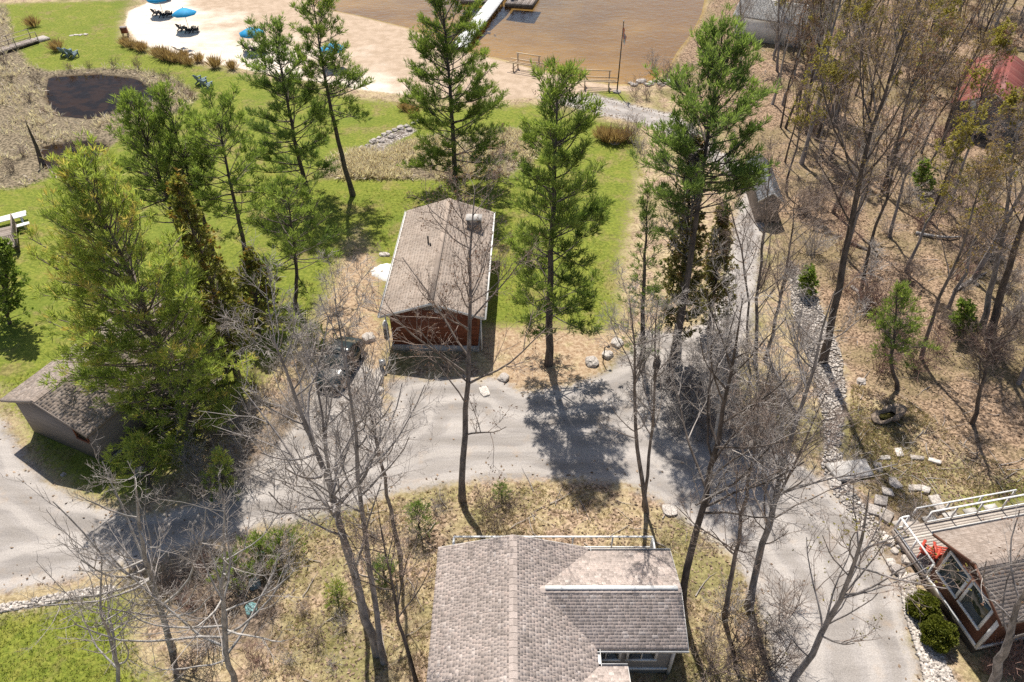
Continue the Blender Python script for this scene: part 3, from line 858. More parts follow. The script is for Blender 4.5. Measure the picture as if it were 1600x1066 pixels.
MB().rod((-0.95, 7.0, 3.9), (-0.95, 7.0, 4.55), 0.055).build('vent_pipe', 'black_metal', h2)
MB().rod((-0.75, 6.6, 3.95), (-0.75, 6.6, 4.25), 0.05).build('vent_pipe', 'black_metal', h2)
b = MB().box(1.5, 2.5, 9.4, 10.1, 3.3, 4.35)
ch = b.build('chimney_chase', 'taupe_siding', h2)
MB().box(1.44, 2.56, 9.34, 10.16, 4.35, 4.42).build('chimney_cap', 'concrete', ch)
for s in (-1, 1):
    MB().box(s * 3.0 - 0.04, s * 3.0 + 0.04, 0.42, 0.50, 0.1, 3.0).build('downspout', 'white_vinyl', h2)
for y in (3.0, 7.0):
    window(h2, TF(-2.76, 0, -math.pi / 2), -y - 1.1, -y, 1.5, 2.5, -0.0, mull=())
t = thing('gas_cylinder', 'small white-topped cylinder standing by the left wall of the red-brown cottage', 'gas cylinder', G(604, 522), 0)
MB().lathe([(0.17, 0), (0.19, 0.06), (0.19, 0.5), (0.17, 0.58)], 10).build('base', 'black_metal', t)
MB().lathe([(0.19, 0.58), (0.20, 0.8), (0.14, 1.02), (0.07, 1.08), (0.07, 1.16)], 10).build('tank', 'white_paint', t)
t = thing('meter_box', 'little grey box on a stub post at the front left corner of the red-brown cottage', 'utility box', G(599, 578), 0.2)
MB().box(-0.05, 0.05, -0.05, 0.05, -0.05, 0.5).build('post', 'weathered_wood', t)
MB().box(-0.2, 0.2, -0.12, 0.12, 0.4, 0.82).build('box', 'galvanised', t)
t = thing('satellite_dish', 'pale dish fixed under the front gable of the red-brown cottage', 'satellite dish', (-4.6, 35.55, 3.62), 0.4)
MB().lathe([(0.03, -0.02), (0.14, 0.0), (0.26, 0.06), (0.27, 0.07), (0.25, 0.065), (0.02, 0.02)], 14).build('dish', 'galvanised', t, True).rotation_euler = (R(75), 0, 0)
MB().rod((0, 0.02, 0), (0, 0.34, -0.1), 0.02).build('bracket', 'black_metal', t)

# the cottage at the lower right with its deck
h3 = thing('cottage', 'dark brown cottage with two big white-framed windows and railed deck at the lower right', 'cottage', (19.72, 18.95, 0), R(11.5))
TR = TF(0, -1.75, -math.pi / 2)                        # ridge runs along the cottage's x
def T3(V):
    V = np.asarray(V, float).reshape(-1, 3)
    return np.stack([V[:, 1] - 0.45, -1.65 - V[:, 0], V[:, 2]], 1)
gable_roof(h3, T3, 4.5, 9.6, 3.45, 4.45, 'shingles_brown', gutters=(True, False), tw=0.2, ex=0.14, trim='brown_siding', gtrim='white_vinyl')
b = MB()
prof = [(0, 0.0, 0.62), (0, -3.5, 0.62), (0, -3.5, 3.44), (0, -1.65, 4.26), (0, 0.0, 3.53)]
b.prism(prof, (9.0, 0, 0))
b.build('wall', 'brown_siding', h3)
MB().box(0.03, 8.9, -3.47, -0.03, -0.1, 0.6).build('foundation', 'wet_wood', h3)
b = MB().box(-0.04, 0.0, -3.55, 0.03, 0.50, 0.72).box(-0.04, 9.0, -3.56, -3.5, 0.50, 0.72)
b.build('base_trim', 'white_paint', h3)
b = MB().box(-0.05, 0.09, -3.56, -3.42, 0.60, 3.40)
b.build('corner_board', 'white_paint', h3)
TWL = TF(0, 0, -math.pi / 2)                           # wall that faces -x: local x runs to -y
for a in (0.32, 1.84):
    window(h3, TWL, a, a + 1.18, 1.55, 3.05, -0.0, fw=0.12)
dk = obj('deck', None, h3)
boards(dk, I, 0.0, 9.0, 0.06, 2.75, 0.60, 0.15, 'deck_wood', 'x')
railing(dk, (0.0, 0.1), (0.0, 2.72), 0.60, 1.0, 'white_paint', 3)
railing(dk, (0.05, 2.72), (0.45, 2.72), 0.60, 1.0, 'white_paint', 2)
railing(dk, (1.7, 2.72), (9.0, 2.72), 0.60, 1.0, 'white_paint', 6)
b = MB().box(0.0, 9.0, 2.75, 2.80, 0.3, 0.58).box(-0.05, -0.002, 0.06, 2.78, 0.3, 0.58)
for x in (0.0, 2.2, 4.5, 7.0):
    b.box(x - 0.06, x + 0.06, 2.5, 2.62, -0.1, 0.54)
b.build('deck_frame', 'weathered_wood', dk)
st_ = obj('steps', None, h3)
for k, z in enumerate((0.40, 0.20)):
    MB().box(0.5, 1.65, 2.82 + k * 0.3, 3.1 + k * 0.3, z - 0.2, z).build('step', 'deck_wood', st_)
b = MB()
b.beam((1.65, 3.5, 0.85), (7.5, 3.5, 0.85), 0.07, 0.05)
for x in (1.7, 3.6, 5.5, 7.45):
    b.box(x - 0.04, x + 0.04, 3.46, 3.54, -0.05, 0.84)
b.build('garden_rail', 'white_paint', h3)
for x in (2.2, 3.4, 4.6, 5.8):
    MB().box(x, x + 0.7, 2.95, 3.4, 0.0, 0.10).build('paver', 'concrete', h3)

# the low cottage on the left under the big pine
c0, c1 = np.array((-28.3, 28.5)), np.array((-22.3, 25.8))
ang = math.atan2(c1[1] - c0[1], c1[0] - c0[0])
mid = (c0 + c1) / 2
h4 = thing('cottage', 'low taupe cottage with weathered gable roof under the yellowish pine at the left', 'cottage', (mid[0], mid[1], 0), ang)
gable_roof(h4, I, 6.55, 11.6, 2.85, 4.12, 'shingles_brown', gutters=(False, False), trim='weathered_wood', sth=0.005)
gable_walls(h4, I, 6.55, 11.6, 2.85, 4.12, 'taupe_siding', oh=0.42)
window(h4, I, 1.55, 2.35, 1.6, 2.35, 0.42, frame='red_brown_siding', fw=0.08)
MB().rod((-0.2, 5.6, 3.9), (-0.2, 5.6, 4.7), 0.09).build('vent_pipe', 'black_metal', h4)
MB().box(2.9, 3.0, 0.5, 3.0, -0.1, 0.18).build('skirting', 'concrete', h4)
t = thing('deck', 'weathered deck with dark balusters at the end of the low taupe cottage', 'deck', G(322, 592, 0.5) * np.array((1, 1, 0)), ang)
boards(t, I, -2.2, 0.9, -0.9, 0.9, 0.5, 0.15, 'weathered_wood', 'y')
railing(t, (-2.2, 0.9), (0.9, 0.9), 0.5, 0.95, 'wet_wood', 3, 0.13)
railing(t, (-2.2, 3.4), (-2.2, 0.9), 0.5, 0.95, 'deck_wood', 3, 0.13)
boards(t, I, -2.2, -0.9, 0.92, 3.4, 0.5, 0.15, 'deck_wood', 'x')
for x, y in ((-2.1, -0.8), (0.8, -0.8), (0.8, 0.8), (-2.1, 3.3), (-1.0, 3.3)):
    MB().box(x - 0.06, x + 0.06, y - 0.06, y + 0.06, -0.1, 0.45).build('leg', 'wet_wood', t)

# the red-roofed building in the wood
h5 = thing('cabin', 'grey cabin with a faded red metal roof among the bare trees at the upper right', 'cabin', (44.7, 66.2, 0), R(-31.5))
gable_roof(h5, I, 6.6, 13.2, 2.9, 4.5, 'red_metal', gutters=(False, False), trim='slate_siding', ex=2.0, tw=0.42)
gable_walls(h5, I, 6.6, 13.2, 2.9, 4.5, 'slate_siding', oh=0.4, corner='white_vinyl')
window(h5, TF(-2.9, 0, -math.pi / 2), -5.2, -3.8, 1.2, 2.2, 0.0)
# grey hut beside the upper track
h6 = thing('hut', 'narrow slate-grey roofed hut beside the upper gravel track', 'hut', (G(1196, 350)[0], G(1196, 350)[1], 0), R(-5))
gable_roof(h6, I, 2.0, 6.6, 2.1, 2.9, 'shingles_slate', gutters=(False, False))
gable_walls(h6, I, 2.0, 6.6, 2.1, 2.9, 'taupe_siding', oh=0.2)
# pale house near the shore
h7 = thing('cabin', 'pale-roofed white cabin behind the bare trees near the lake shore', 'cabin', (G(1262, 66)[0], G(1262, 66)[1], 0), R(62))
gable_roof(h7, I, 6.4, 9.0, 2.8, 4.2, 'shingles_pale', gutters=(False, False))
gable_walls(h7, I, 6.4, 9.0, 2.8, 4.2, 'white_paint', oh=0.4)
window(h7, I, -1.2, 0.2, 1.2, 2.2, 0.4)

# ------------------------------------------------------------------ dock, bridge, left deck
dockA, dockB = G(716, 79), G(775, 4)
dv = dockB[:2] - dockA[:2]
dl = float(np.linalg.norm(dv))
t = thing('dock', 'white boarded dock running out over the lake to a grey platform', 'dock', (dockA[0], dockA[1], 0), math.atan2(dv[1], dv[0]) - math.pi / 2)
boards(t, I, -1.0, 1.0, 0, dl + 5, 0.42, 0.30, 'white_paint', 'x', 0.06)
pm_ = MB().rod((0, 0, -1.6), (0, 0, 0.36), 0.09).mesh('piling', 'wet_wood')
for y in np.arange(1.0, dl + 5, 3.0):
    for x in (-0.9, 0.9):
        obj('piling', pm_, t, (x, y, 0))
for x in (-1, 1):
    MB().box(x - 0.03, x + 0.03, 0, dl + 5, 0.18, 0.36).build('beam', 'wet_wood', t)
a_ = G(750, 14); b2 = G(806, 18)
rot = math.atan2(dv[1], dv[0]) - math.pi / 2
pf = thing('platform', 'grey T-shaped float at the end of the white dock', 'dock platform', (G(778, 4)[0], G(778, 4)[1], 0), math.atan2((b2 - a_)[1], (b2 - a_)[0]))
for s, e in ((-5.0, -1.35), (1.35, 5.2)):
    boards(pf, I, s, e, -1.4, 3.4, 0.40, 0.25, 'weathered_wood', 'y', 0.06)
MB().box(-5.05, -1.3, -1.45, 3.45, -0.2, 0.33).box(1.3, 5.25, -1.45, 3.45, -0.2, 0.33).build('float', 'wet_wood', pf)
p0, p1 = G(4, 82), G(56, 66)
dv2 = p1[:2] - p0[:2]
t = thing('footbridge', 'grey plank footbridge with slim rails over the marsh at the upper left', 'footbridge', (p1[0], p1[1], 0), math.atan2(dv2[1], dv2[0]))
boards(t, I, -11.0, 0, -0.8, 0.8, 0.35, 0.3, 'weathered_wood', 'y', 0.06)
for s in (-0.8, 0.8):
    railing(t, (-11, s), (0, s), 0.35, 1.05, 'weathered_wood', 5)
MB().box(-11, 0.0, -0.7, -0.6, 0.05, 0.28).box(-11, 0.0, 0.6, 0.7, 0.05, 0.28).build('beam', 'wet_wood', t)
MB().box(0.02, 1.5, -0.75, 0.75, 0.0, 0.28).build('ramp', 'pale_stone', t)
e0 = G(27, 372, 0.6)
t = thing('deck', 'brown railed deck jutting in at the far left edge beside a white picnic table', 'deck', (e0[0], e0[1], 0), R(29))
boards(t, I, -5.0, 0, -1.2, 2.2, 0.6, 0.15, 'weathered_wood', 'x')
railing(t, (-5.0, -1.2), (0, -1.2), 0.6, 1.0, 'weathered_wood', 4, 0.14)
railing(t, (0, -1.15), (0, 2.2), 0.6, 1.0, 'weathered_wood', 3, 0.14)
for x in (-4.6, -2.2, -0.1):
    for y in (-1.1, 2.1):
        MB().box(x - 0.07, x + 0.07, y - 0.07, y + 0.07, -0.1, 0.55).build('leg', 'wet_wood', t)
MB().box(-5, 0.02, -1.24, -1.2, 0.35, 0.56).build('skirting', 'wet_wood', t)

# ------------------------------------------------------------------ conifers
def trunk_line(px_pts, n=14, sway=0.12, seed=0, lean=0.0):
    b = GR(*px_pts[0])
    yb, yt = px_pts[0][1], px_pts[-1][1]
    P = [b] + [PL(x, y, b[1] + lean * ((yb - y) / (yb - yt)) ** 1.3) for x, y in px_pts[1:]]
    Q = resample(P, n)
    rg = np.random.default_rng(seed)
    Q[1:, 1] += np.cumsum(rg.normal(0, sway * 0.35, n - 1))
    Q[1:-1, 0] += rg.normal(0, 0.03, n - 2)
    return b, Q - b
def conifer_meshes(Q, Rmax, lo, seed, style='pine', dens=1.0, r0=None, mat='needles_green', bark='bark_dark', full=0.75, asym=0.0):
    """Trunk and limbs in one mesh, needles in another: whorls of limbs, side twigs, brush-like tufts of needles."""
    rg = np.random.default_rng(seed)
    H = np.linalg.norm(Q[-1] - Q[0])
    r0 = r0 or 0.011 * H + 0.04
    n = len(Q)
    tr = r0 * (1 - np.linspace(0, 1, n)) ** 0.85 + 0.012
    tr[0] *= 1.25
    Qg = Q.copy()
    Qg[0, 2] -= 0.3
    ft = []
    step = 0.50 if style == 'pine' else 0.30
    t = lo
    while t < 0.985:
        s = (t - lo) / (1 - lo)
        k = rg.integers(4, 7) if style == 'pine' else rg.integers(5, 8)
        a0 = rg.uniform(0, 6.28)
        wh = rg.uniform(0.72, 1.12)
        for j in range(k - (1 if style == 'broad' else 0)):
            ft.append((t + rg.normal(0, 0.016), s, a0 + j * 6.283 / k + rg.normal(0, 0.3), wh * rg.uniform(0.6, 1.15)))
        t += step / H * rg.uniform(0.75, 1.3) * (1.0 if s > 0.25 or style != 'pine' else 1.3)
    ft = np.array(ft)
    ft = ft[rg.random(len(ft)) > (0.14 if style != 'cedar' else 0.05)]
    ft[:, 0] = np.clip(ft[:, 0], 0, 0.99)
    s = ft[:, 1]
    if style == 'pine':
        prof = np.minimum(1.0, 0.6 + 1.7 * s) * (1 - s ** 1.35) ** (full * 1.25) + 0.09
        el = np.radians(-4 + 52 * s ** 1.2) + rg.normal(0, 0.22, len(s))
    elif style == 'broad':
        prof = np.minimum(1.0, 0.7 + 1.6 * s) * (1 - s ** 2.2) ** 0.8 + 0.10
        el = np.radians(6 + 58 * s) + rg.normal(0, 0.16, len(s))
    else:
        prof = np.minimum(1.0, 0.75 + 1.2 * s) * (1 - s) ** 0.8 + 0.05
        el = np.radians(18 + 40 * s) + rg.normal(0, 0.16, len(s))
    L = Rmax * prof * ft[:, 3] * (1 + asym * np.cos(ft[:, 2]))
    az = ft[:, 2]
    D = np.stack([np.cos(az) * np.cos(el), np.sin(az) * np.cos(el), np.sin(el)], 1)
    Pq = along(Q[None], np.zeros(len(s), int), ft[:, 0])
    rb = np.clip(0.011 * L + 0.012, 0.012, 0.09)
    lp, ld, lr = grow(rg, Pq, D, np.maximum(L, 0.25), rb, rb * 0.25, 6, 0.07 if style != 'cedar' else 0.10, 0.09)
    # side twigs
    kt = np.clip((L / 0.26 * dens).astype(int), 3, 26)
    par = np.repeat(np.arange(len(L)), kt)
    f = rg.uniform(0.30, 1.0, len(par)) ** 0.8
    f = np.clip(f, 0, 1)
    tp = along(lp, par, f)
    td = along(ld, par, np.minimum(f, 0.999))
    side = norm(np.cross(td, np.array([0, 0, 1.0])) * rg.choice([-1, 1], len(par))[:, None] + rg.normal(0, 0.25, td.shape))
    tdir = norm(td * 0.75 + side * rg.uniform(0.3, 1.0, len(par))[:, None] + np.array([0, 0, 0.22 if style != 'cedar' else 0.05]))
    tl = np.clip((0.34 * L[par] * (1.05 - f) + 0.32) * rg.uniform(0.6, 1.2, len(par)), 0.25, 1.5)
    wp, wd, wr = grow(rg, tp, tdir, tl, np.full(len(par), 0.014), np.full(len(par), 0.006), 4, 0.10, 0.10)
    # tufts along each twig and at its tip
    nt_ = np.clip((tl / 0.20).astype(int), 2, 6)
    pk = np.repeat(np.arange(len(par)), nt_)
    f2 = rg.uniform(0.25, 1.0, len(pk))
    first = np.concatenate([[True], pk[1:] != pk[:-1]])
    f2[first] = 1.0
    C = along(wp, pk, f2) + rg.normal(0, 0.05, (len(pk), 3))
    Dt = norm(along(wd, pk, np.minimum(f2, 0.999)) + np.array([0, 0, 0.55 if style != 'cedar' else 0.1]))
    if style == 'cedar':
        V, F, src = blades(rg, C, Dt, 5, 0.26, 0.060, 0.55, 0.08)
    else:
        k_s = min(1.0, 0.45 + Rmax * 0.22)
        V, F, src = blades(rg, C, Dt, 8, 0.42 * k_s, 0.0215 * k_s, 0.48)
    # colour: new growth at the branch ends, a limb of its own tone here and there
    limb = rg.normal(0, 0.16, len(L))
    out = np.clip(f[par.searchsorted(0) if False else pk], 0, 1)
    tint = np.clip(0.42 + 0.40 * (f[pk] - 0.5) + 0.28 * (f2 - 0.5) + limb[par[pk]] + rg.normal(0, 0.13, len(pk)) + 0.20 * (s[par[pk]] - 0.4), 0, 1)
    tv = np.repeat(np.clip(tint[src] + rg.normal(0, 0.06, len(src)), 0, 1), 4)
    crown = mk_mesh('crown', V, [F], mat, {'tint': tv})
    woody = merge([tubes(Qg[None], tr[None], 8), tubes(lp, lr, 4)])
    # dead stubs on the clear trunk
    ns = int(10 * H / 15)
    fs = rg.uniform(0.06, max(0.1, lo), ns)
    az = rg.uniform(0, 6.28, ns)
    sp, sd2, sr = grow(rg, along(Q[None], np.zeros(ns, int), fs), np.stack([np.cos(az), np.sin(az), rg.uniform(-0.1, 0.4, ns)], 1), rg.uniform(0.4, 1.6, ns), np.full(ns, 0.022), np.full(ns, 0.006), 4, 0.0, 0.15)
    woody = merge([woody, tubes(sp, sr, 4)])
    twig = tubes(wp[:, ::3], wr[:, ::3], 3)
    woody = merge([woody, twig])
    trunk = mk_mesh('trunk', woody[0], [woody[1]], bark, None, True)
    return trunk, crown
def conifer(name, label, cat, px, Rmax, lo, seed, group=None, lean=0.0, **k):
    b, Q = trunk_line(px, seed=seed, lean=lean)
    tm, cm = conifer_meshes(Q, Rmax, lo, seed, **k)
    t = thing(name, label, cat, b, 0, group)
    obj('trunk', tm, t)
    obj('crown', cm, t)
    return t
PG = 'tall pines'
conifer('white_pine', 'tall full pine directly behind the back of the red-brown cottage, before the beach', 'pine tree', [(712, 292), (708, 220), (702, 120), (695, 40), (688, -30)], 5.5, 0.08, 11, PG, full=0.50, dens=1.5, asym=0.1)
conifer('white_pine', 'thin leaning pine with a bare lower trunk between two fuller pines', 'pine tree', [(552, 305), (530, 235), (512, 150), (500, 80), (488, -8)], 3.2, 0.42, 12, PG, full=0.50, dens=1.3, asym=0.2)
conifer('white_pine', 'slender pine left of the thin leaning one, with its crown reaching the sand', 'pine tree', [(483, 308), (465, 240), (450, 170), (435, 100), (425, 42)], 4.2, 0.10, 13, PG, full=0.52, dens=1.25, asym=-0.12, mat='needles_bluish')
conifer('white_pine', 'big dense pine standing at the gravel edge right of the red-brown cottage', 'pine tree', [(857, 570), (858, 480), (862, 380), (867, 250), (872, 108)], 3.9, 0.18, 14, PG, full=0.45, dens=1.6, asym=0.10)
conifer('white_pine', 'massive bright green pine whose crown hides the end of the shore track', 'pine tree', [(1045, 592), (1062, 500), (1086, 350), (1108, 200), (1128, 55)], 3.8, 0.55, 15, PG, style='broad', lean=3.0, dens=0.9, mat='needles_bluish')
conifer('white_pine', 'broad yellowish pine spreading over the low taupe cottage', 'pine tree', [(298, 672), (262, 570), (218, 455), (172, 350), (136, 262)], 5.3, 0.04, 17, PG, style='broad', full=0.6, dens=0.72, asym=-0.10, mat='needles_yellow', bark='bark_brown')
conifer('white_pine', 'dark pine with a long bare trunk right of the rusty cedar', 'pine tree', [(388, 442), (382, 380), (362, 300), (348, 235), (336, 172)], 3.9, 0.40, 18, PG, full=0.45, mat='needles_dark', dens=0.95)
conifer('white_pine', 'yellow-topped pine rising behind the broad yellowish pine', 'pine tree', [(305, 440), (272, 340), (240, 250), (206, 160)], 3.3, 0.36, 19, PG, style='broad', mat='needles_dark', dens=0.62)
conifer('white_pine', 'pine with ragged twin-looking top, middle of the row behind the yellowish pine', 'pine tree', [(345, 430), (312, 330), (285, 240), (256, 150)], 3.0, 0.40, 20, PG, style='broad', mat='needles_dark', dens=0.62)
conifer('white_pine', 'low spreading pine hanging over the needle-strewn strip left of the red-brown cottage', 'pine tree', [(462, 482), (462, 410), (456, 350), (448, 300)], 3.9, 0.34, 21, PG, full=0.4, mat='needles_green', dens=0.9)
conifer('white_pine', 'soft bluish young pine at the foot of the grass strip left of the birch', 'pine tree', [(1003, 575), (1005, 470), (1008, 380), (1012, 300)], 1.5, 0.12, 22, PG, mat='needles_bluish', dens=0.8)
conifer('white_pine', 'small bushy pine on a curved bare stem at the wood edge above the hollow boulder', 'pine tree', [(1404, 608), (1390, 565), (1400, 500), (1402, 452)], 1.55, 0.36, 23, PG, style='broad', mat='needles_green')
CG = 'cedars among the pines'
conifer('cedar_tree', 'rusty yellow cedar on a crooked trunk right of the broad yellowish pine', 'cedar tree', [(372, 592), (345, 490), (318, 405), (292, 330), (274, 282)], 2.4, 0.14, 24, CG, style='cedar', mat='cedar_sprays', bark='bark_brown')
conifer('cedar_tree', 'brownish cedar wrapped round the foot of the massive bright green pine', 'cedar tree', [(1052, 560), (1066, 450), (1076, 330), (1084, 226)], 2.0, 0.14, 25, CG, style='cedar', mat='cedar_brown')
conifer('cedar_tree', 'dark green cedar half cut off by the left edge beneath the railed deck', 'cedar tree', [(14, 505), (12, 450), (6, 385)], 2.2, 0.06, 26, CG, style='cedar', mat='needles_dark')
conifer('cedar_tree', 'shaggy dark cedar between the birch and the upper gravel track', 'cedar tree', [(1108, 520), (1120, 430), (1128, 330)], 1.7, 0.1, 27, CG, style='cedar', mat='cedar_brown')
conifer('cedar_tree', 'low spreading cedar behind the little end deck of the taupe cottage', 'cedar tree', [(405, 520), (398, 455), (392, 400)], 2.3, 0.1, 28, CG, style='cedar', mat='cedar_sprays', dens=0.8)
BG = 'young evergreens'
for i, (lab, px, rr, mt, sty) in enumerate([
    ('bright green seedling pine on the bank below the drive, left of the bottom cottage', [(656, 826), (655, 805), (653, 786)], 0.75, 'needles_bluish', 'broad'),
    ('dull bluish seedling pine on the dry bank left of the bottom cottage', [(602, 908), (600, 893), (598, 880)], 0.65, 'needles_bluish', 'broad'),
    ('tiny green seedling at the drive edge right of the bare maple', [(783, 776), (784, 769), (785, 762)], 0.4, 'needles_bluish', 'broad'),
    ('green seedling pine in the dry grass beside the forked grey trunks', [(528, 940), (527, 928), (526, 918)], 0.5, 'needles_yellow', 'broad'),
    ('dark evergreen bush added for the shade beside the parked car', [(505, 560), (498, 540), (492, 520)], 1.1, 'needles_dark', 'broad'),  # dark bush put in where only shade lies on the ground
    ('yellow-green young evergreen in the thicket above the drive bend', [(350, 770), (345, 740), (342, 715)], 0.9, 'needles_yellow', 'broad'),
    ('green evergreen bush under the yellowish pine near the drive', [(235, 760), (225, 720), (220, 690)], 1.3, 'needles_yellow', 'broad'),
    ('small dark hemlock in the leaf-strewn wood', [(1505, 520), (1502, 490), (1500, 470)], 0.9, 'needles_dark', 'cedar'),
    ('low evergreen in the wood beside the swale of stones', [(1262, 462), (1262, 440), (1262, 425)], 0.8, 'needles_dark', 'cedar'),
    ('sparse evergreen sapling deep in the wood', [(1440, 300), (1440, 275), (1440, 255)], 1.1, 'needles_dark', 'cedar')]):
    conifer('young_evergreen', lab, 'evergreen', px, rr, 0.05, 40 + i, BG, style=sty, mat=mt, r0=0.04, dens=1.0)

# ------------------------------------------------------------------ leafless trees
def bare_meshes(Q, seed, r0, lo=0.35, prim=16, plen=0.38, lv=(6, 6, 3), ang=(30, 55), up=0.10, bark='bark_grey', twig='twig_pale', buds=None, nbud=0.5, pr=0.42, bs=0.07):
    rg = np.random.default_rng(seed)
    n = len(Q)
    H = np.linalg.norm(Q[-1] - Q[0])
    tr = r0 * (1 - np.linspace(0, 1, n)) ** 0.8 + 0.014
    tr[0] *= 1.3
    Qg = Q.copy()
    Qg[0, 2] -= 0.3
    D0 = np.gradient(Q, axis=0)
    f = np.sort(rg.uniform(lo, 0.99, prim))
    P = along(Q[None], np.zeros(prim, int), f)
    d = norm(along(norm(D0)[None], np.zeros(prim, int), np.minimum(f, 0.999)))
    D = spread(rg, d, np.radians(rg.uniform(ang[0], ang[1], prim)))
    rel = (f - lo) / (1 - lo)
    L = H * plen * (1.05 - 0.75 * rel) * rg.uniform(0.6, 1.2, prim) * np.minimum(1, 0.65 + 1.4 * rel)
    tr_at = np.interp(f, np.linspace(0, 1, n), tr)
    rb = np.minimum(tr_at * 0.6, 0.0085 * L + 0.013) * pr / 0.42
    p1, d1, q1 = grow(rg, P, D, L, rb, rb * 0.28 + 0.004, 7, up, 0.10)
    lev = [(p1, d1, q1, L)]
    specs = [(lv[0], 0.50, 5, 4), (lv[1], 0.52, 4, 3), (lv[2], 0.60, 3, 3)]
    allp = [tubes(p1, q1, 5)]
    for k, lr, npt, sides in specs:
        p0, dd, rr, L0 = lev[-1]
        m = len(p0)
        if k < 1:
            break
        par = np.repeat(np.arange(m), k)
        f = rg.uniform(0.22, 1.0, m * k)
        P = along(p0, par, f)
        dv_ = norm(along(dd, par, np.minimum(f, 0.999)))
        D = spread(rg, dv_, np.radians(rg.uniform(25, 60, m * k)))
        Lc = L0[par] * lr * rg.uniform(0.55, 1.15, m * k) * (1.15 - 0.5 * f)
        Lc = np.maximum(Lc, 0.22)
        ra = np.minimum(along(rr[..., None], par, f)[:, 0] * 0.72, 0.005 + 0.008 * Lc)
        ra = np.maximum(ra, 0.0058)
        p, dn, q = grow(rg, P, D, Lc, ra, np.maximum(ra * 0.4, 0.0036), npt, up * 0.9, 0.13)
        allp.append(tubes(p, q, sides))
        lev.append((p, dn, q, Lc))
    tv, tf = tubes(Qg[None], tr[None], 9)
    lv1 = merge([(tv, tf), allp[0]])
    trunk = mk_mesh('trunk', lv1[0], [lv1[1]], bark, None, True)
    cv, cf = merge(allp[1:])
    crown = mk_mesh('crown', cv, [cf], twig, None, True)
    bud = None
    if buds:
        p = lev[-1][0]
        m = int(len(p) * nbud)
        sel = rg.choice(len(p), m, replace=False)
        Cc = p[sel, -1]
        V, F, src = blades(rg, Cc, norm(rg.normal(0, 1, (m, 3))), 5, bs, bs * 0.30, 0.9)
        tt = np.clip(rg.normal(0.5, 0.25, m), 0, 1)
        bud = mk_mesh('buds', V, [F], buds, {'tint': np.repeat(tt[src], 4)})
    return trunk, crown, bud
def bare_tree(label, px, seed, r0, group='leafless trees', name='bare_tree', cat='bare tree', Q=None, base=None, lean=0.0, **k):
    if Q is None:
        base, Q = trunk_line(px, n=12, sway=0.3, seed=seed, lean=lean)
    a, b, c = bare_meshes(Q, seed, r0, **k)
    t = thing(name, label, cat, base, 0, group)
    obj('trunk', a, t)
    cr = obj('crown', b, t)
    if c:
        obj('buds', c, cr, kind='stuff')
    return t
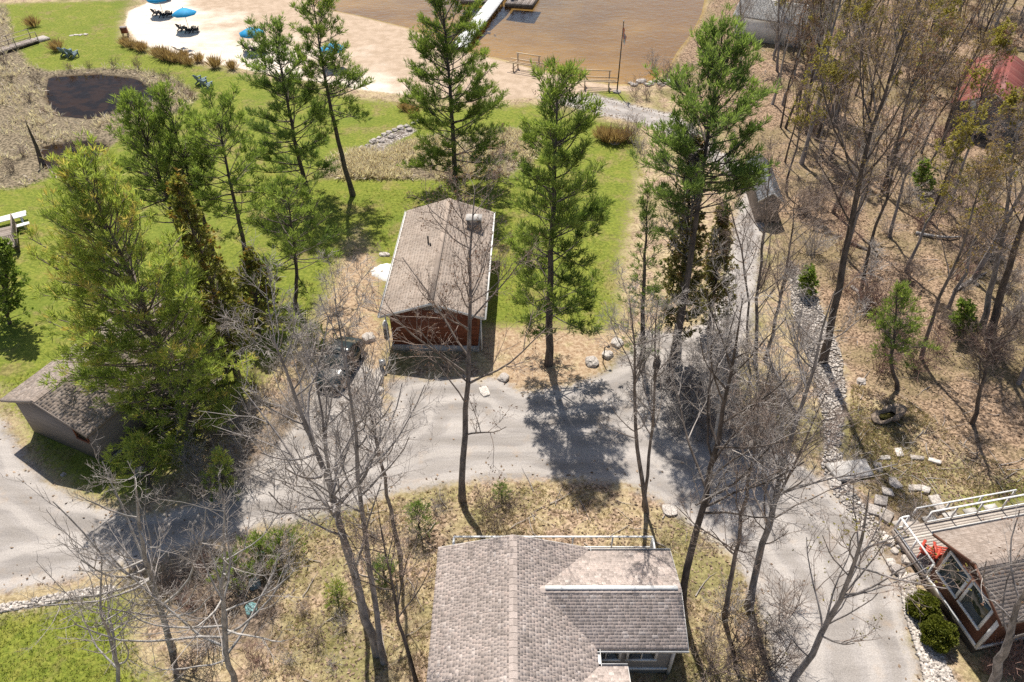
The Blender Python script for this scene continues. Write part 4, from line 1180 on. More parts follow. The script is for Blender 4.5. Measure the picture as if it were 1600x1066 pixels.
HB = [
 ('straight bare maple with reddish twigs before the front of the red-brown cottage', [(722, 782), (722, 730), (728, 640), (735, 560), (733, 480), (735, 400), (742, 300)], 0.21, dict(lo=0.24, prim=26, plen=0.38, ang=(40, 72), bark='bark_brown', twig='twig_brown', buds='buds_red', nbud=0.25, lean=4.5)),
 ('thickest grey trunk of the bottom left clump, leaning far left over the drive', [(590, 1020), (566, 930), (545, 850), (522, 780), (494, 710), (464, 640), (436, 575), (416, 520)], 0.24, dict(lo=0.35, prim=22, plen=0.36, bark='bark_grey', twig='twig_pale')),
 ('tall bare trunk second from the left in the clump left of the bottom cottage', [(600, 1035), (580, 930), (562, 800), (552, 700), (546, 610), (530, 545), (516, 490)], 0.15, dict(lo=0.45, prim=16, plen=0.26, bark='bark_grey', twig='twig_pale')),
 ('slim dark bare tree rising from the drive edge left of the seedling pine', [(626, 868), (606, 780), (590, 690), (577, 620), (570, 550)], 0.12, dict(lo=0.4, prim=14, plen=0.3, bark='bark_brown', twig='twig_brown')),
 ('thin brown tree leaning away from the foot of the grey trunk clump', [(652, 1070), (625, 985), (603, 890), (590, 820)], 0.10, dict(lo=0.4, prim=12, plen=0.34, bark='bark_dark', twig='twig_brown')),
 ('narrow grey stem beside the thickest leaning trunk above the drive', [(575, 960), (540, 860), (516, 780), (506, 710), (494, 640), (480, 580)], 0.14, dict(lo=0.4, prim=16, plen=0.32, bark='bark_grey', twig='twig_pale')),
 ('pale bare tree with long curved limbs at the lower left lawn', [(268, 1015), (246, 950), (226, 890), (214, 830), (210, 780), (212, 730)], 0.16, dict(lo=0.16, prim=18, plen=0.52, up=0.20, ang=(45, 80), bark='bark_pale', twig='twig_pale', lv=(5, 4, 2))),
 ('pale bare tree beside the teal stones at the bottom left', [(366, 1075), (352, 990), (347, 900), (352, 850), (350, 790)], 0.14, dict(lo=0.16, prim=18, plen=0.52, up=0.20, ang=(45, 80), bark='bark_pale', twig='twig_pale', lv=(5, 4, 2))),
 ('small pale bare tree cut by the bottom edge at the lower left lawn', [(190, 1110), (165, 1030), (150, 960), (145, 900)], 0.10, dict(lo=0.2, prim=14, plen=0.42, bark='bark_pale', twig='twig_pale', lv=(5, 4, 2))),
 ('forked bare tree behind the back corner of the bottom cottage deck', [(1012, 800), (1003, 750), (998, 710), (990, 640), (994, 560), (984, 470)], 0.14, dict(lo=0.3, prim=16, plen=0.3, bark='bark_brown', twig='twig_pale')),
 ('second stem of the fork behind the bottom cottage deck, leaning right', [(1006, 790), (1014, 720), (1024, 650), (1024, 560), (1030, 470)], 0.10, dict(lo=0.35, prim=14, plen=0.28, bark='bark_brown', twig='twig_pale')),
 ('dark thick bare tree at the right gable end of the bottom cottage', [(1066, 945), (1072, 880), (1085, 830), (1097, 790), (1112, 730), (1136, 650), (1150, 560), (1162, 470)], 0.21, dict(lo=0.36, prim=20, plen=0.34, bark='bark_dark', twig='twig_pale')),
 ('leafless tree with two parallel stems right of the bottom cottage wing', [(1132, 962), (1142, 900), (1152, 850), (1162, 790), (1177, 720), (1188, 630)], 0.13, dict(lo=0.35, prim=16, plen=0.3, bark='bark_brown', twig='twig_brown')),
 ('tall leaning bare tree crossing the drive edge towards the swale of stones', [(1172, 952), (1186, 880), (1206, 800), (1236, 720), (1266, 640), (1296, 560), (1312, 470)], 0.19, dict(lo=0.38, prim=20, plen=0.32, bark='bark_grey', twig='twig_pale')),
 ('thin companion of the tall leaning tree, bent to the right', [(1166, 945), (1190, 850), (1220, 770), (1265, 680), (1290, 610)], 0.10, dict(lo=0.35, prim=14, plen=0.32, bark='bark_brown', twig='twig_brown')),
 ('forked pale tree with budding twigs over the gravel drive at the bottom right', [(1232, 1085), (1264, 1022), (1298, 960), (1330, 890), (1345, 820), (1352, 750)], 0.17, dict(lo=0.25, prim=16, plen=0.37, bark='bark_grey', twig='twig_brown', buds='buds_yellow', nbud=0.3, lv=(4, 4, 2))),
 ('smooth grey trunk at the bottom right corner before the dark brown cottage', [(1545, 1085), (1568, 1012), (1585, 960), (1602, 915), (1625, 850)], 0.24, dict(lo=0.35, prim=14, plen=0.42, bark='bark_grey', twig='twig_pale', buds='buds_red', nbud=0.3, lv=(4, 4, 2))),
 ('tallest dark leaning trunk at the edge of the wood', [(1286, 565), (1300, 500), (1316, 430), (1332, 340), (1350, 250), (1375, 170), (1396, 100), (1425, 15)], 0.29, dict(lo=0.42, prim=24, plen=0.3, bark='bark_dark', twig='twig_brown', buds='buds_rust', nbud=0.3)),
 ('thick trunk at the right edge of the wood, right one of the pair', [(1548, 525), (1562, 460), (1586, 380), (1612, 290), (1640, 180)], 0.30, dict(lo=0.4, prim=20, plen=0.32, bark='bark_dark', twig='twig_brown', buds='buds_rust', nbud=0.3)),
 ('thick trunk near the right edge of the wood, left one of the pair', [(1535, 512), (1552, 440), (1568, 370), (1582, 290), (1590, 190)], 0.24, dict(lo=0.4, prim=20, plen=0.32, bark='bark_grey', twig='twig_brown', buds='buds_rust', nbud=0.3)),
 ('bare tree with fanning limbs over its shadow above the stone slab', [(1520, 662), (1535, 600), (1552, 540), (1572, 450)], 0.14, dict(lo=0.2, prim=18, plen=0.4, bark='bark_dark', twig='twig_dark')),
 ('clump stem at the left side of the upper track, straight and thin', [(1166, 548), (1170, 470), (1162, 400), (1140, 320)], 0.09, dict(lo=0.35, prim=14, plen=0.34, bark='bark_brown', twig='twig_brown')),
 ('multi-limbed dark tree in the middle of the thicket by the upper track', [(1180, 565), (1181, 480), (1186, 410), (1196, 330), (1202, 240)], 0.13, dict(lo=0.25, prim=18, plen=0.36, bark='bark_brown', twig='twig_brown')),
 ('bare tree forking like a hand before the slate-grey hut', [(1196, 562), (1216, 480), (1235, 400), (1246, 300)], 0.13, dict(lo=0.25, prim=18, plen=0.36, bark='bark_brown', twig='twig_brown')),
 ('white-barked birch against the dark cedar', [(1062, 565), (1064, 480), (1068, 420), (1078, 350), (1082, 290), (1080, 225)], 0.12, dict(lo=0.4, prim=14, plen=0.26, bark='bark_birch', twig='twig_pale')),
 ('whitish bare tree on the lake shore at the top', [(1158, 100), (1156, 40), (1150, -60)], 0.17, dict(lo=0.2, prim=20, plen=0.4, bark='bark_birch', twig='twig_pale')),
 ('grey bare tree right of the whitish one on the lake shore', [(1215, 110), (1218, 30), (1222, -70)], 0.17, dict(lo=0.25, prim=18, plen=0.36, bark='bark_grey', twig='twig_pale')),
 ('bare tree with pale limbs in the thicket right of the dark plaid-like stump', [(1112, 700), (1120, 640), (1126, 580), (1132, 500)], 0.10, dict(lo=0.3, prim=16, plen=0.34, bark='bark_pale', twig='twig_pale')),
]
HB[-1] = ('bare tree with pale limbs in the middle of the thicket by the drive', ) + HB[-1][1:]
for i, (lab, px, r0, kw) in enumerate(HB):
    nm, ct = ('birch_tree', 'birch tree') if lab.startswith('white-barked') else ('bare_tree', 'bare tree')
    bare_tree(lab, px, 100 + i, r0 * 0.82, name=nm, cat=ct, **kw)
# the dead snag by the pond
b_, Q_ = trunk_line([(66, 256), (56, 225), (40, 188)], n=8, seed=5)
bare_tree('broken dark dead trunk at the lower end of the pond', None, 190, 0.22, Q=Q_, base=b_, name='dead_tree', cat='dead tree', lo=0.3, prim=4, plen=0.4, lv=(1, 0, 0), bark='bark_dark', twig='twig_dark')

# trees of the wood: eight kinds, copied
kinds = []
for i in range(8):
    rg = np.random.default_rng(300 + i)
    Hh = rg.uniform(11, 15)
    z = np.linspace(0, Hh, 10)
    Qk = np.stack([np.cumsum(rg.normal(0.06, 0.12, 10)), np.cumsum(rg.normal(0, 0.12, 10)), z], 1)
    Qk -= Qk[0]
    bud = [None, 'buds_yellow', 'buds_rust', 'buds_yellow', None, 'buds_rust', 'buds_yellow', 'buds_red'][i]
    bark = ['bark_grey', 'bark_brown', 'bark_dark', 'bark_grey', 'bark_pale', 'bark_brown', 'bark_grey', 'bark_dark'][i]
    tw = ['twig_pale', 'twig_brown', 'twig_brown', 'twig_pale', 'twig_pale', 'twig_brown', 'twig_brown', 'twig_brown'][i]
    kinds.append(bare_meshes(Qk, 310 + i, rg.uniform(0.09, 0.16), lo=rg.uniform(0.25, 0.4), prim=14, plen=0.30, lv=(5, 5, 3), bark=bark, twig=tw, buds=bud, nbud=0.85 if bud == 'buds_yellow' else 0.5, ang=(20, 42), up=0.15, bs=0.14 if bud == 'buds_yellow' else 0.10))
KL = ['slim bare grey tree in the wood on the right', 'yellow-budding brown-barked tree in the wood on the right', 'rusty-budding dark tree in the wood on the right', 'yellow-budding grey tree in the wood on the right',
      'pale-barked bare tree in the wood on the right', 'rusty-budding brown-barked tree in the wood on the right', 'yellow-budding brown-twigged tree in the wood on the right', 'red-budding dark tree in the wood on the right']
wood = [(1345, 462), (1415, 425), (1470, 402), (1502, 335), (1380, 300), (1452, 345), (1580, 300), (1530, 250), (1420, 205), (1302, 332), (1252, 255), (1350, 185), (1482, 482), (1592, 600), (1440, 560),
        (1300, 180), (1262, 160), (1330, 120), (1400, 130), (1460, 170), (1240, 120), (1290, 80), (1370, 70), (1430, 60), (1480, 100), (1540, 60), (1590, 40), (1500, 30), (1330, 30), (1260, 20), (1200, 60), (1180, 20), (1400, 0), (1460, -10),
        (1220, 200), (1280, 240), (1390, 250), (1480, 260), (1560, 210), (1620, 180), (1640, 300), (1650, 420), (1660, 540), (1610, 90), (1340, 250), (1230, 300), (1440, 240), (1520, 440), (1390, 370), (1320, 400)]
for _ in range(36):
    wood.append((rng.uniform(1170, 1640), rng.uniform(-60, 110)))
for _ in range(90):
    wood.append((rng.uniform(1180, 1660), rng.uniform(-60, 260)))
wood = [q for q in wood if not (1455 < q[0] < 1640 and 95 < q[1] < 430)] + [(1478, 330), (1602, 260), (1475, 225)]
for i, (px, py) in enumerate(wood):
    k = int(rng.integers(0, 8))
    p = GR(px, py)
    t = thing('bare_tree', KL[k], 'bare tree', p, rng.uniform(0, 6.28), 'trees of the wood, kind %d' % (k + 1))
    t['group'] = ['slim grey wood trees', 'yellow-budding brown wood trees', 'rusty-budding dark wood trees', 'yellow-budding grey wood trees', 'pale wood trees', 'rusty-budding brown wood trees', 'yellow-budding slim wood trees', 'red-budding wood trees'][k]
    s = rng.uniform(0.75, 1.2)
    t.scale = (s, s, s * rng.uniform(0.9, 1.15))
    t.rotation_euler = (rng.normal(0, 0.05), rng.normal(0, 0.05), rng.uniform(0, 6.28))
    a, b, c = kinds[k]
    obj('trunk', a, t)
    cr = obj('crown', b, t)
    if c:
        obj('buds', c, cr, kind='stuff')

# leafless shrubs and thicket stems
bk = []
for i in range(6):
    rg = np.random.default_rng(400 + i)
    m = 16
    az = rg.uniform(0, 6.28, m)
    P = np.stack([rg.normal(0, 0.2, m), rg.normal(0, 0.2, m), np.full(m, -0.1)], 1)
    el = rg.uniform(0.8, 1.45, m)
    D = np.stack([np.cos(az) * np.cos(el), np.sin(az) * np.cos(el), np.sin(el)], 1)
    p, d, q = grow(rg, P, D, rg.uniform(1.4, 2.8, m), np.full(m, 0.022), np.full(m, 0.008), 6, 0.04, 0.12)
    parts, lev = [tubes(p, q, 4)], (p, d, q, np.full(m, 2.0))
    for k, lr, npt in ((5, 0.42, 4), (4, 0.5, 3)):
        p0, dd, rr, L0 = lev
        mm = len(p0) * k
        par = np.repeat(np.arange(len(p0)), k)
        f = rg.uniform(0.25, 1, mm)
        Dn = spread(rg, norm(along(dd, par, np.minimum(f, .999))), rg.uniform(0.4, 1.0, mm))
        Lc = L0[par] * lr * rg.uniform(0.5, 1.2, mm)
        pp, dn, qq = grow(rg, along(p0, par, f), Dn, Lc, np.full(mm, 0.010), np.full(mm, 0.006), npt, 0.06, 0.14)
        parts.append(tubes(pp, qq, 3))
        lev = (pp, dn, qq, Lc)
    V, F = merge(parts)
    bk.append(mk_mesh('bare_shrub', V, [F], ['twig_pale', 'twig_brown', 'twig_red', 'twig_dark', 'twig_brown', 'twig_pale'][i], None, True))
SHRUB = [
 ('leafless shrub in the thicket between the car and the drive', 'thicket by the parked car', [(330, 700), (365, 680), (400, 660), (430, 690), (380, 720), (450, 650), (420, 620), (470, 640), (350, 640), (395, 600), (440, 580), (480, 600), (500, 650), (310, 740), (340, 760), (385, 750), (290, 720)], (0, 1, 5, 2)),
 ('leafless shrub in the thicket right of the gravel branch', 'thicket right of the gravel branch', [(1050, 640), (1080, 650), (1110, 660), (1140, 680), (1060, 680), (1100, 620), (1130, 640), (1160, 660), (1190, 690), (1075, 610), (1090, 690), (1150, 610), (1180, 640), (1210, 670), (1040, 610), (1120, 580), (1160, 560), (1200, 600), (1090, 560), (1225, 640), (1240, 690), (1060, 625), (1085, 635), (1120, 690), (1150, 700), (1175, 700), (1110, 640), (1145, 625), (1190, 660), (1205, 625), (1065, 660), (1130, 600), (1100, 670)], (0, 1, 5, 4)),
 ('leafless shrub on the bank right of the bottom cottage', 'shrubs right of the bottom cottage', [(1110, 1000), (1150, 1020), (1170, 985), (1200, 1040), (1140, 960), (1215, 990), (1180, 1060), (1230, 960), (1120, 1050)], (1, 3, 4, 0)),
 ('dark tangled shrub in the damp hollow below the drive', 'shrubs in the hollow below the drive', [(280, 900), (320, 890), (360, 880), (400, 890), (300, 950), (340, 940), (380, 930), (420, 960), (330, 1000), (260, 930), (430, 870), (300, 1050), (400, 1030)], (3, 1, 2, 0)),
 ('brown shrub on the bank of the pond', 'pond-bank shrubs', [(60, 130), (45, 160), (70, 175), (110, 110), (140, 108), (180, 105), (215, 108), (240, 118), (262, 128), (285, 140), (300, 155), (255, 155), (230, 175), (40, 245), (20, 270), (110, 240), (8, 100), (18, 130)], (1, 3, 4, 2)),
 ('small bare shrub in the meadow strip beside the upper track', 'shrubs beside the upper track', [(985, 225), (960, 215), (1000, 240), (1012, 155), (1030, 140), (1040, 120), (1020, 110), (990, 150)], (1, 2, 4, 5)),
 ('undergrowth shrub on the floor of the wood', 'undergrowth shrubs of the wood', [(rng.uniform(1240, 1640), rng.uniform(30, 600)) for _ in range(105)], (1, 4, 2, 0)),
 ('thin leafless shrub on the dry bank by the grey trunk clump', 'shrubs by the grey trunk clump', [(540, 980), (500, 1000), (470, 960), (520, 1040), (610, 950), (640, 930), (455, 1030), (680, 800), (640, 850), (590, 840)], (0, 5, 1)),
 ('twiggy shrub in the planting ring by the flagstones', 'planting ring shrubs', [(1430, 795), (1450, 805), (1415, 805)], (5, 0)),
 ('reddish shrub before the dark brown cottage at the corner', 'corner shrubs', [(1540, 1050), (1570, 1030), (1590, 1060), (1600, 1010)], (2, 3)),
 ('bare shrub at the foot of the bare maple', 'shrubs by the drive edge', [(760, 800), (800, 790), (690, 790), (770, 830)], (1, 3)),
]
for lab, grp, pts, ks in SHRUB:
    for (px, py) in pts:
        o = obj('bare_shrub', bk[ks[int(rng.integers(0, len(ks)))]], None, tuple(GR(px, py)), rng.uniform(0, 6.28))
        s = rng.uniform(0.5, 1.05)
        if 'wood' in grp or 'upper' in grp:
            s *= 1.1
        if 'drive edge' in grp or 'trunk clump' in grp or 'ring' in grp or 'pond' in grp:
            s *= 0.6
        o.scale = (s, s, s * rng.uniform(0.8, 1.1))
        tag(o, lab, 'bare shrub', grp)

# ------------------------------------------------------------------ clipped shrubs, reeds, tan grasses
def leaf_ball(name, label, cat, base, rx, rz, seed, mat, n=2600, group=None):
    rg = np.random.default_rng(seed)
    d = norm(rg.normal(0, 1, (n, 3)))
    r = rg.uniform(0.72, 1.03, n)[:, None]
    lump = 1 + 0.16 * np.sin(d[:, :1] * 5 + seed) * np.cos(d[:, 1:2] * 6 + d[:, 2:] * 4)
    C_ = d * r * lump * np.array([rx, rx, rz]) + np.array([0, 0, rz * 0.85])
    C_ = C_[C_[:, 2] > 0]
    V, F, src = blades(rg, C_, norm(C_ - np.array([0, 0, rz * 0.6]) + np.array([0, 0, 0.3])), 4, 0.13, 0.030, 0.6)
    tt = np.clip(0.35 + 0.35 * d[:, 2] * 0 + rg.normal(0.1, 0.2, n), 0, 1)[:len(C_)]
    t = thing(name, label, cat, base, 0, group)
    obj('foliage', mk_mesh('foliage', V, [F], mat, {'tint': np.repeat(tt[src], 4)}), t)
    st = [np.array([[rg.normal(0, .05), rg.normal(0, .05), -0.1], [rg.normal(0, .12), rg.normal(0, .12), rz * 0.6], [rg.normal(0, .3) * rx, rg.normal(0, .3) * rx, rz * 1.2]]) for _ in range(9)]
    v, f = tubes(np.array(st), np.full((9, 3), 0.018), 4)
    obj('stems', mk_mesh('stems', v, [f], 'bark_dark'), t)
    return t
leaf_ball('boxwood', 'rounded yellow-green shrub nearer the deck, in the strip before the dark brown cottage', 'shrub', GR(1436, 958), 0.62, 0.62, 1, 'boxwood_leaves', group='clipped shrubs by the dark brown cottage')
leaf_ball('boxwood', 'rounded yellow-green shrub nearer the bottom edge, in the strip before the dark brown cottage', 'shrub', GR(1460, 1000), 0.66, 0.66, 2, 'boxwood_leaves', group='clipped shrubs by the dark brown cottage')
def scatter(reg, n, seed, inner=0.1, box=None, extra=None):
    rg = np.random.default_rng(seed)
    out_ = []
    for P2 in REGW[reg] if not isinstance(reg, list) else reg:
        lo, hi = P2.min(0), P2.max(0)
        lo, hi = np.maximum(lo, [-75, 8]), np.minimum(hi, [75, 125])
        m = int(n)
        X = np.stack([rg.uniform(lo[0], hi[0], m), rg.uniform(lo[1], hi[1], m)], 1)
        X = X[sdist(X[:, 0], X[:, 1], [P2]) > inner]
        out_.append(X)
    X = np.concatenate(out_)
    for k in (extra or []):
        X = X[SD(k, X[:, 0], X[:, 1]) < 0.05]
    return np.column_stack([X, gz(X[:, 0], X[:, 1])])
def in_view(P, m=60):
    d = P[:, 1] * CP - (P[:, 2] - CAM_H) * SP
    px = 800 + FOC * P[:, 0] / d
    py = 533 - FOC * (P[:, 1] * SP + (P[:, 2] - CAM_H) * CP) / d
    return (px > -m) & (px < 1600 + m) & (py > -m) & (py < 1066 + m)
rg = np.random.default_rng(61)
X = scatter('mud', 9500, 62, -0.2, extra=['pond'])
X = X[in_view(X)]
den = np.sin(X[:, 0] * 0.7 + 1) * np.sin(X[:, 1] * 0.6) + rg.normal(0, 0.5, len(X))
X = X[den > 0.05]
V, F, src = blades(rg, X, np.tile([0.05, -0.05, 1.0], (len(X), 1)), 5, 0.85, 0.036, 0.50, 0.15)
tt = np.clip(rg.normal(0.55, 0.25, len(X)), 0, 1)
obj('reeds', mk_mesh('reeds', V, [F], 'reed_blades', {'tint': np.repeat(tt[src], 4)}), kind='stuff')
clump = []
for i in range(3):
    r_ = np.random.default_rng(70 + i)
    n = 150
    Pc = np.column_stack([r_.normal(0, 0.16, (n, 2)), np.zeros(n)])
    V, F, src = blades(r_, Pc, np.column_stack([Pc[:, :2] * 1.6, np.ones(n)]), 2, 1.15, 0.022, 0.16, 0.06)
    clump.append(mk_mesh('ornamental_grass', V, [F], 'tan_grass', {'tint': np.repeat(r_.uniform(0, 1, n)[src], 4)}))
for i, (px, py) in enumerate([(196, 72), (206, 76), (217, 78), (224, 80), (255, 92), (264, 95), (273, 97), (284, 99), (296, 102), (311, 97), (336, 106), (363, 108), (288, 92), (246, 88), (53, 42), (90, 80), (645, 180), (632, 172), (950, 222), (962, 224), (942, 218), (975, 220)]):
    o = obj('ornamental_grass', clump[i % 3], None, tuple(GR(px, py)), rng.uniform(0, 6))
    s = rng.uniform(0.9, 1.35)
    o.scale = (s, s, s)
    lab, grp = ('tan ornamental grass clump in the row along the lawn edge of the beach', 'ornamental grasses along the beach')
    if px < 100:
        lab, grp = ('lone reddish grass clump on the upper left lawn by the footbridge', 'lone grass clumps by the footbridge')
    elif 600 < px < 700:
        lab, grp = ('low tan grass clump on the lawn before the beach, left of the full pine', 'lawn grass clumps')
    elif px > 900:
        lab, grp = ('pale grass clump round the boulder below the shore track', 'grass clumps at the shore track')
    tag(o, lab, 'ornamental grass', grp)

# ground scatter: fallen leaves, grass tufts, swale stones
Xf = scatter('forest', 110000, 81, 0.0, extra=['road', 'stone'])
Xf = Xf[in_view(Xf)][:34000]
mead = [poly([(380, 850), (480, 815), (620, 775), (760, 755), (940, 758), (1040, 795), (1120, 855), (1190, 940), (1200, 1080), (400, 1080), (440, 950)]),
        poly([(1330, 600), (1420, 625), (1520, 705), (1640, 765), (1480, 800), (1400, 800), (1350, 760), (1325, 700)]), poly([(980, 600), (1060, 560), (1150, 640), (1240, 715), (1050, 760), (1000, 700)])]
Xm = scatter(mead, 12000, 82, 0.0, extra=['road', 'stone'])
Xr = scatter('road', 60000, 89, 0.0)
dr = SD('road', Xr[:, 0], Xr[:, 1])
Xr = Xr[in_view(Xr, 0) & (rng.random(len(Xr)) < 0.22 * np.exp(-dr * 1.3) + 0.004)][:2200]
Xl = np.concatenate([Xf, Xm[rng.random(len(Xm)) < 0.45], Xr])
m = len(Xl)
rg = np.random.default_rng(83)
nrm = norm(np.column_stack([rg.normal(0, 0.45, (m, 2)), np.ones(m)]))
u = norm(np.cross(nrm, rg.normal(0, 1, (m, 3))))
v = np.cross(nrm, u)
sz = rg.uniform(0.05, 0.11, m)[:, None]
c_ = Xl + np.array([0, 0, 0.03])
V = np.stack([c_ - u * sz, c_ + v * sz * 0.6, c_ + u * sz, c_ - v * sz * 0.6], 1).reshape(-1, 3)
obj('fallen_leaves', mk_mesh('fallen_leaves', V, [np.arange(m * 4).reshape(-1, 4)], 'dead_leaves', {'tint': np.repeat(rg.beta(1.2, 1.3, m), 4)}), kind='stuff')
Xg = scatter(mead, 11000, 84, 0.0, extra=['road', 'stone'])
pat = np.sin(Xg[:, 0] * 0.9 + 1.7 * np.sin(Xg[:, 1] * 0.5)) * np.sin(Xg[:, 1] * 0.8 + Xg[:, 0] * 0.2)
Xg = Xg[pat + rg.normal(0, 0.5, len(Xg)) > 0.0]
V, F, src = blades(rg, Xg, np.tile([0, 0, 1.0], (len(Xg), 1)), 5, 0.20, 0.014, 0.6, 0.1)
obj('dry_grass', mk_mesh('dry_grass', V, [F], 'straw_blades', {'tint': np.repeat(np.clip(rg.normal(0.5, 0.3, len(Xg)), 0, 1)[src], 4)}), kind='stuff')
Xg = np.concatenate([scatter([poly([(0, 960), (140, 930), (200, 960), (235, 1080), (-40, 1080)])], 2600, 85, 0.0), scatter([poly([(500, 300), (800, 290), (960, 260), (960, 510), (860, 505), (780, 505), (600, 500), (480, 480)])], 9000, 86, 0, extra=['dry', 'road']),
                     scatter([poly([(60, 690), (150, 770), (260, 740), (380, 600), (300, 480), (0, 600)])], 8000, 87, 0, extra=['road'])])
V, F, src = blades(rg, Xg, np.tile([0, 0, 1.0], (len(Xg), 1)), 4, 0.13, 0.013, 0.7, 0.1)
obj('grass', mk_mesh('grass', V, [F], 'grass_blades', {'tint': np.repeat(np.clip(rg.normal(0.45, 0.28, len(Xg)), 0, 1)[src], 4)}), kind='stuff')
Xs = np.concatenate([scatter('stone', 7000, 88, 0.0)])
Xs = Xs[in_view(Xs)][:5200]
m = len(Xs)
octv = np.array([(1, 0, 0), (0, 1, 0), (-1, 0, 0), (0, -1, 0), (0, 0, 0.7), (0, 0, -0.5)], float)
octf = np.array([(0, 1, 4), (1, 2, 4), (2, 3, 4), (3, 0, 4), (1, 0, 5), (2, 1, 5), (3, 2, 5), (0, 3, 5)])
sc_ = rg.uniform(0.05, 0.14, m)[:, None, None] * rg.uniform(0.7, 1.3, (m, 6, 1))
a = rg.uniform(0, 6.28, m)
rot = np.stack([np.stack([np.cos(a), -np.sin(a), 0 * a], 1), np.stack([np.sin(a), np.cos(a), 0 * a], 1), np.stack([0 * a, 0 * a, 0 * a + 1], 1)], 1)
V = (np.einsum('mij,mkj->mki', rot, octv[None] * sc_) + Xs[:, None] + np.array([0, 0, 0.03])).reshape(-1, 3)
F = (octf[None] + (np.arange(m) * 6)[:, None, None]).reshape(-1, 3)
obj('swale_stones', mk_mesh('swale_stones', V, [F], 'pale_stone', {'tint': np.repeat(rg.beta(1.5, 1.5, m), 6)}), kind='stuff')

# ------------------------------------------------------------------ boulders and slabs
def rock_mesh(seed, flat=0.65, mat='stone', sub=3):
    bm = bmesh.new()
    bmesh.ops.create_icosphere(bm, subdivisions=sub, radius=1.0)
    off = Vector((seed * 7.3, seed * 3.1, seed * 1.7))
    for vv in bm.verts:
        n = mnoise.noise(vv.co * 1.1 + off) * 0.45 + mnoise.noise(vv.co * 2.7 + off) * 0.18
        c = vv.co * (1 + n)
        q = Vector((max(-0.78, min(0.78, c.x)), max(-0.8, min(0.8, c.y)), max(-0.6, min(0.72, c.z))))
        vv.co = c.lerp(q, 0.7)
        vv.co.z *= flat
    me = bpy.data.meshes.new('boulder')
    bm.to_mesh(me)
    bm.free()
    at = me.attributes.new('tint', 'FLOAT', 'POINT')
    at.data.foreach_set('value', np.full(len(me.vertices), 0.3 + 0.6 * ((seed * 0.37) % 1), dtype=np.float32))
    me.materials.append(MATS[mat])
    return me
rocks = [rock_mesh(i + 1) for i in range(5)]
prok = [rock_mesh(i + 11, 0.7, 'pale_stone') for i in range(4)]
def rock(px, py, s, label, pale=True, group=None, k=None, sc3=(1, 1, 1), cat='boulder', name='boulder'):
    me = (prok if pale else rocks)[int(rng.integers(0, 4)) if k is None else k]
    p = GR(px, py)
    o = obj(name, me, None, (p[0], p[1], p[2] + s * 0.08), rng.uniform(0, 6.28))
    o.scale = tuple(0.8 * s * q for q in sc3)
    return tag(o, label, cat, group)
rock(925, 567, 0.62, 'pale boulder left of the bent lamp post at the drive edge', k=0)
rock(949, 556, 0.48, 'pale boulder just right of the bent lamp post', k=1)
rock(964, 537, 0.55, 'pale boulder farthest from the drive, beyond the bent lamp post', k=2)
rock(576, 530, 0.62, 'big pale boulder left of the front wall of the red-brown cottage', k=3)
rock(601, 399, 0.45, 'flat pale rock by the left eave of the red-brown cottage', k=1, sc3=(1.3, 0.8, 0.6))
rock(592, 592, 0.85, 'long wedge-shaped pale rock at the corner of the parking place', k=0, sc3=(0.5, 1.5, 0.8))
rock(590, 612, 0.5, 'dark rock at the near end of the wedge-shaped rock', False, k=1)
rock(587, 628, 0.55, 'dark rough rock at the tip of the parking place, nearest the drive', False, k=2)
rock(787, 592, 0.5, 'dark grey rock at the right corner of the red-brown cottage', False, k=3)
rock(757, 612, 0.5, 'flat stepping stone by the drive right of the bare maple', k=2, sc3=(1.3, 0.8, 0.35))
rock(220, 738, 0.45, 'pale rock in the grass between the taupe cottage and the drive', k=3)
rock(99, 742, 0.2, 'small dark stone on the grass edge before the taupe cottage', False, k=0)
rock(960, 224, 0.6, 'grey boulder in the grass clumps below the shore track', False, k=0)
rock(1303, 756, 0.5, 'grey block under the near left corner of the stone slab', False, k=4)
rock(1046, 798, 0.55, 'flat round stone in the dry grass behind the deck of the bottom cottage', k=1, sc3=(1, 1, 0.4))
rock(1345, 597, 0.4, 'grey stone in the shade of the small bushy pine', False, k=1)
for px, py in ((112, 56), (119, 55), (126, 55), (134, 54)):
    rock(px, py, 0.42, 'white stepping stone in the row on the lawn near the footbridge', group='stepping stones near the footbridge', sc3=(1, 0.8, 0.25))
for px, py in ((566, 233), (574, 228), (583, 222), (592, 216), (600, 211), (608, 208), (617, 204), (626, 201), (636, 198), (646, 194), (612, 214), (596, 222), (640, 204), (655, 190)):
    rock(px, py, rng.uniform(0.3, 0.55), 'grey rock lining the little ditch between lawn and reeds', False, group='rocks lining the ditch')
for i in range(16):
    px = 985 + i * 4.6
    rock(px, 131 + 3 * math.sin(i * 1.3), rng.uniform(0.3, 0.6), 'grey rock on the lake shore right of the flagpole', False, group='shore rocks right of the flagpole')
for i, (px, py) in enumerate(((1392, 880), (1402, 892), (1416, 876), (1425, 905), (1412, 915), (1398, 862), (1388, 846), (1408, 855), (1420, 925), (1428, 945))):
    rock(px, py, rng.uniform(0.25, 0.45), 'rock in the planted bank along the deck of the dark brown cottage', i % 2 == 0, group='rocks along the deck bank')
for i in range(10):
    rock(690 + i * 9 + rng.normal(0, 2), 36 + i * 2.2 + rng.normal(0, 2), rng.uniform(0.2, 0.35), 'dark stone in the shallows beside the beach', False, group='stones in the shallows', cat='stone')
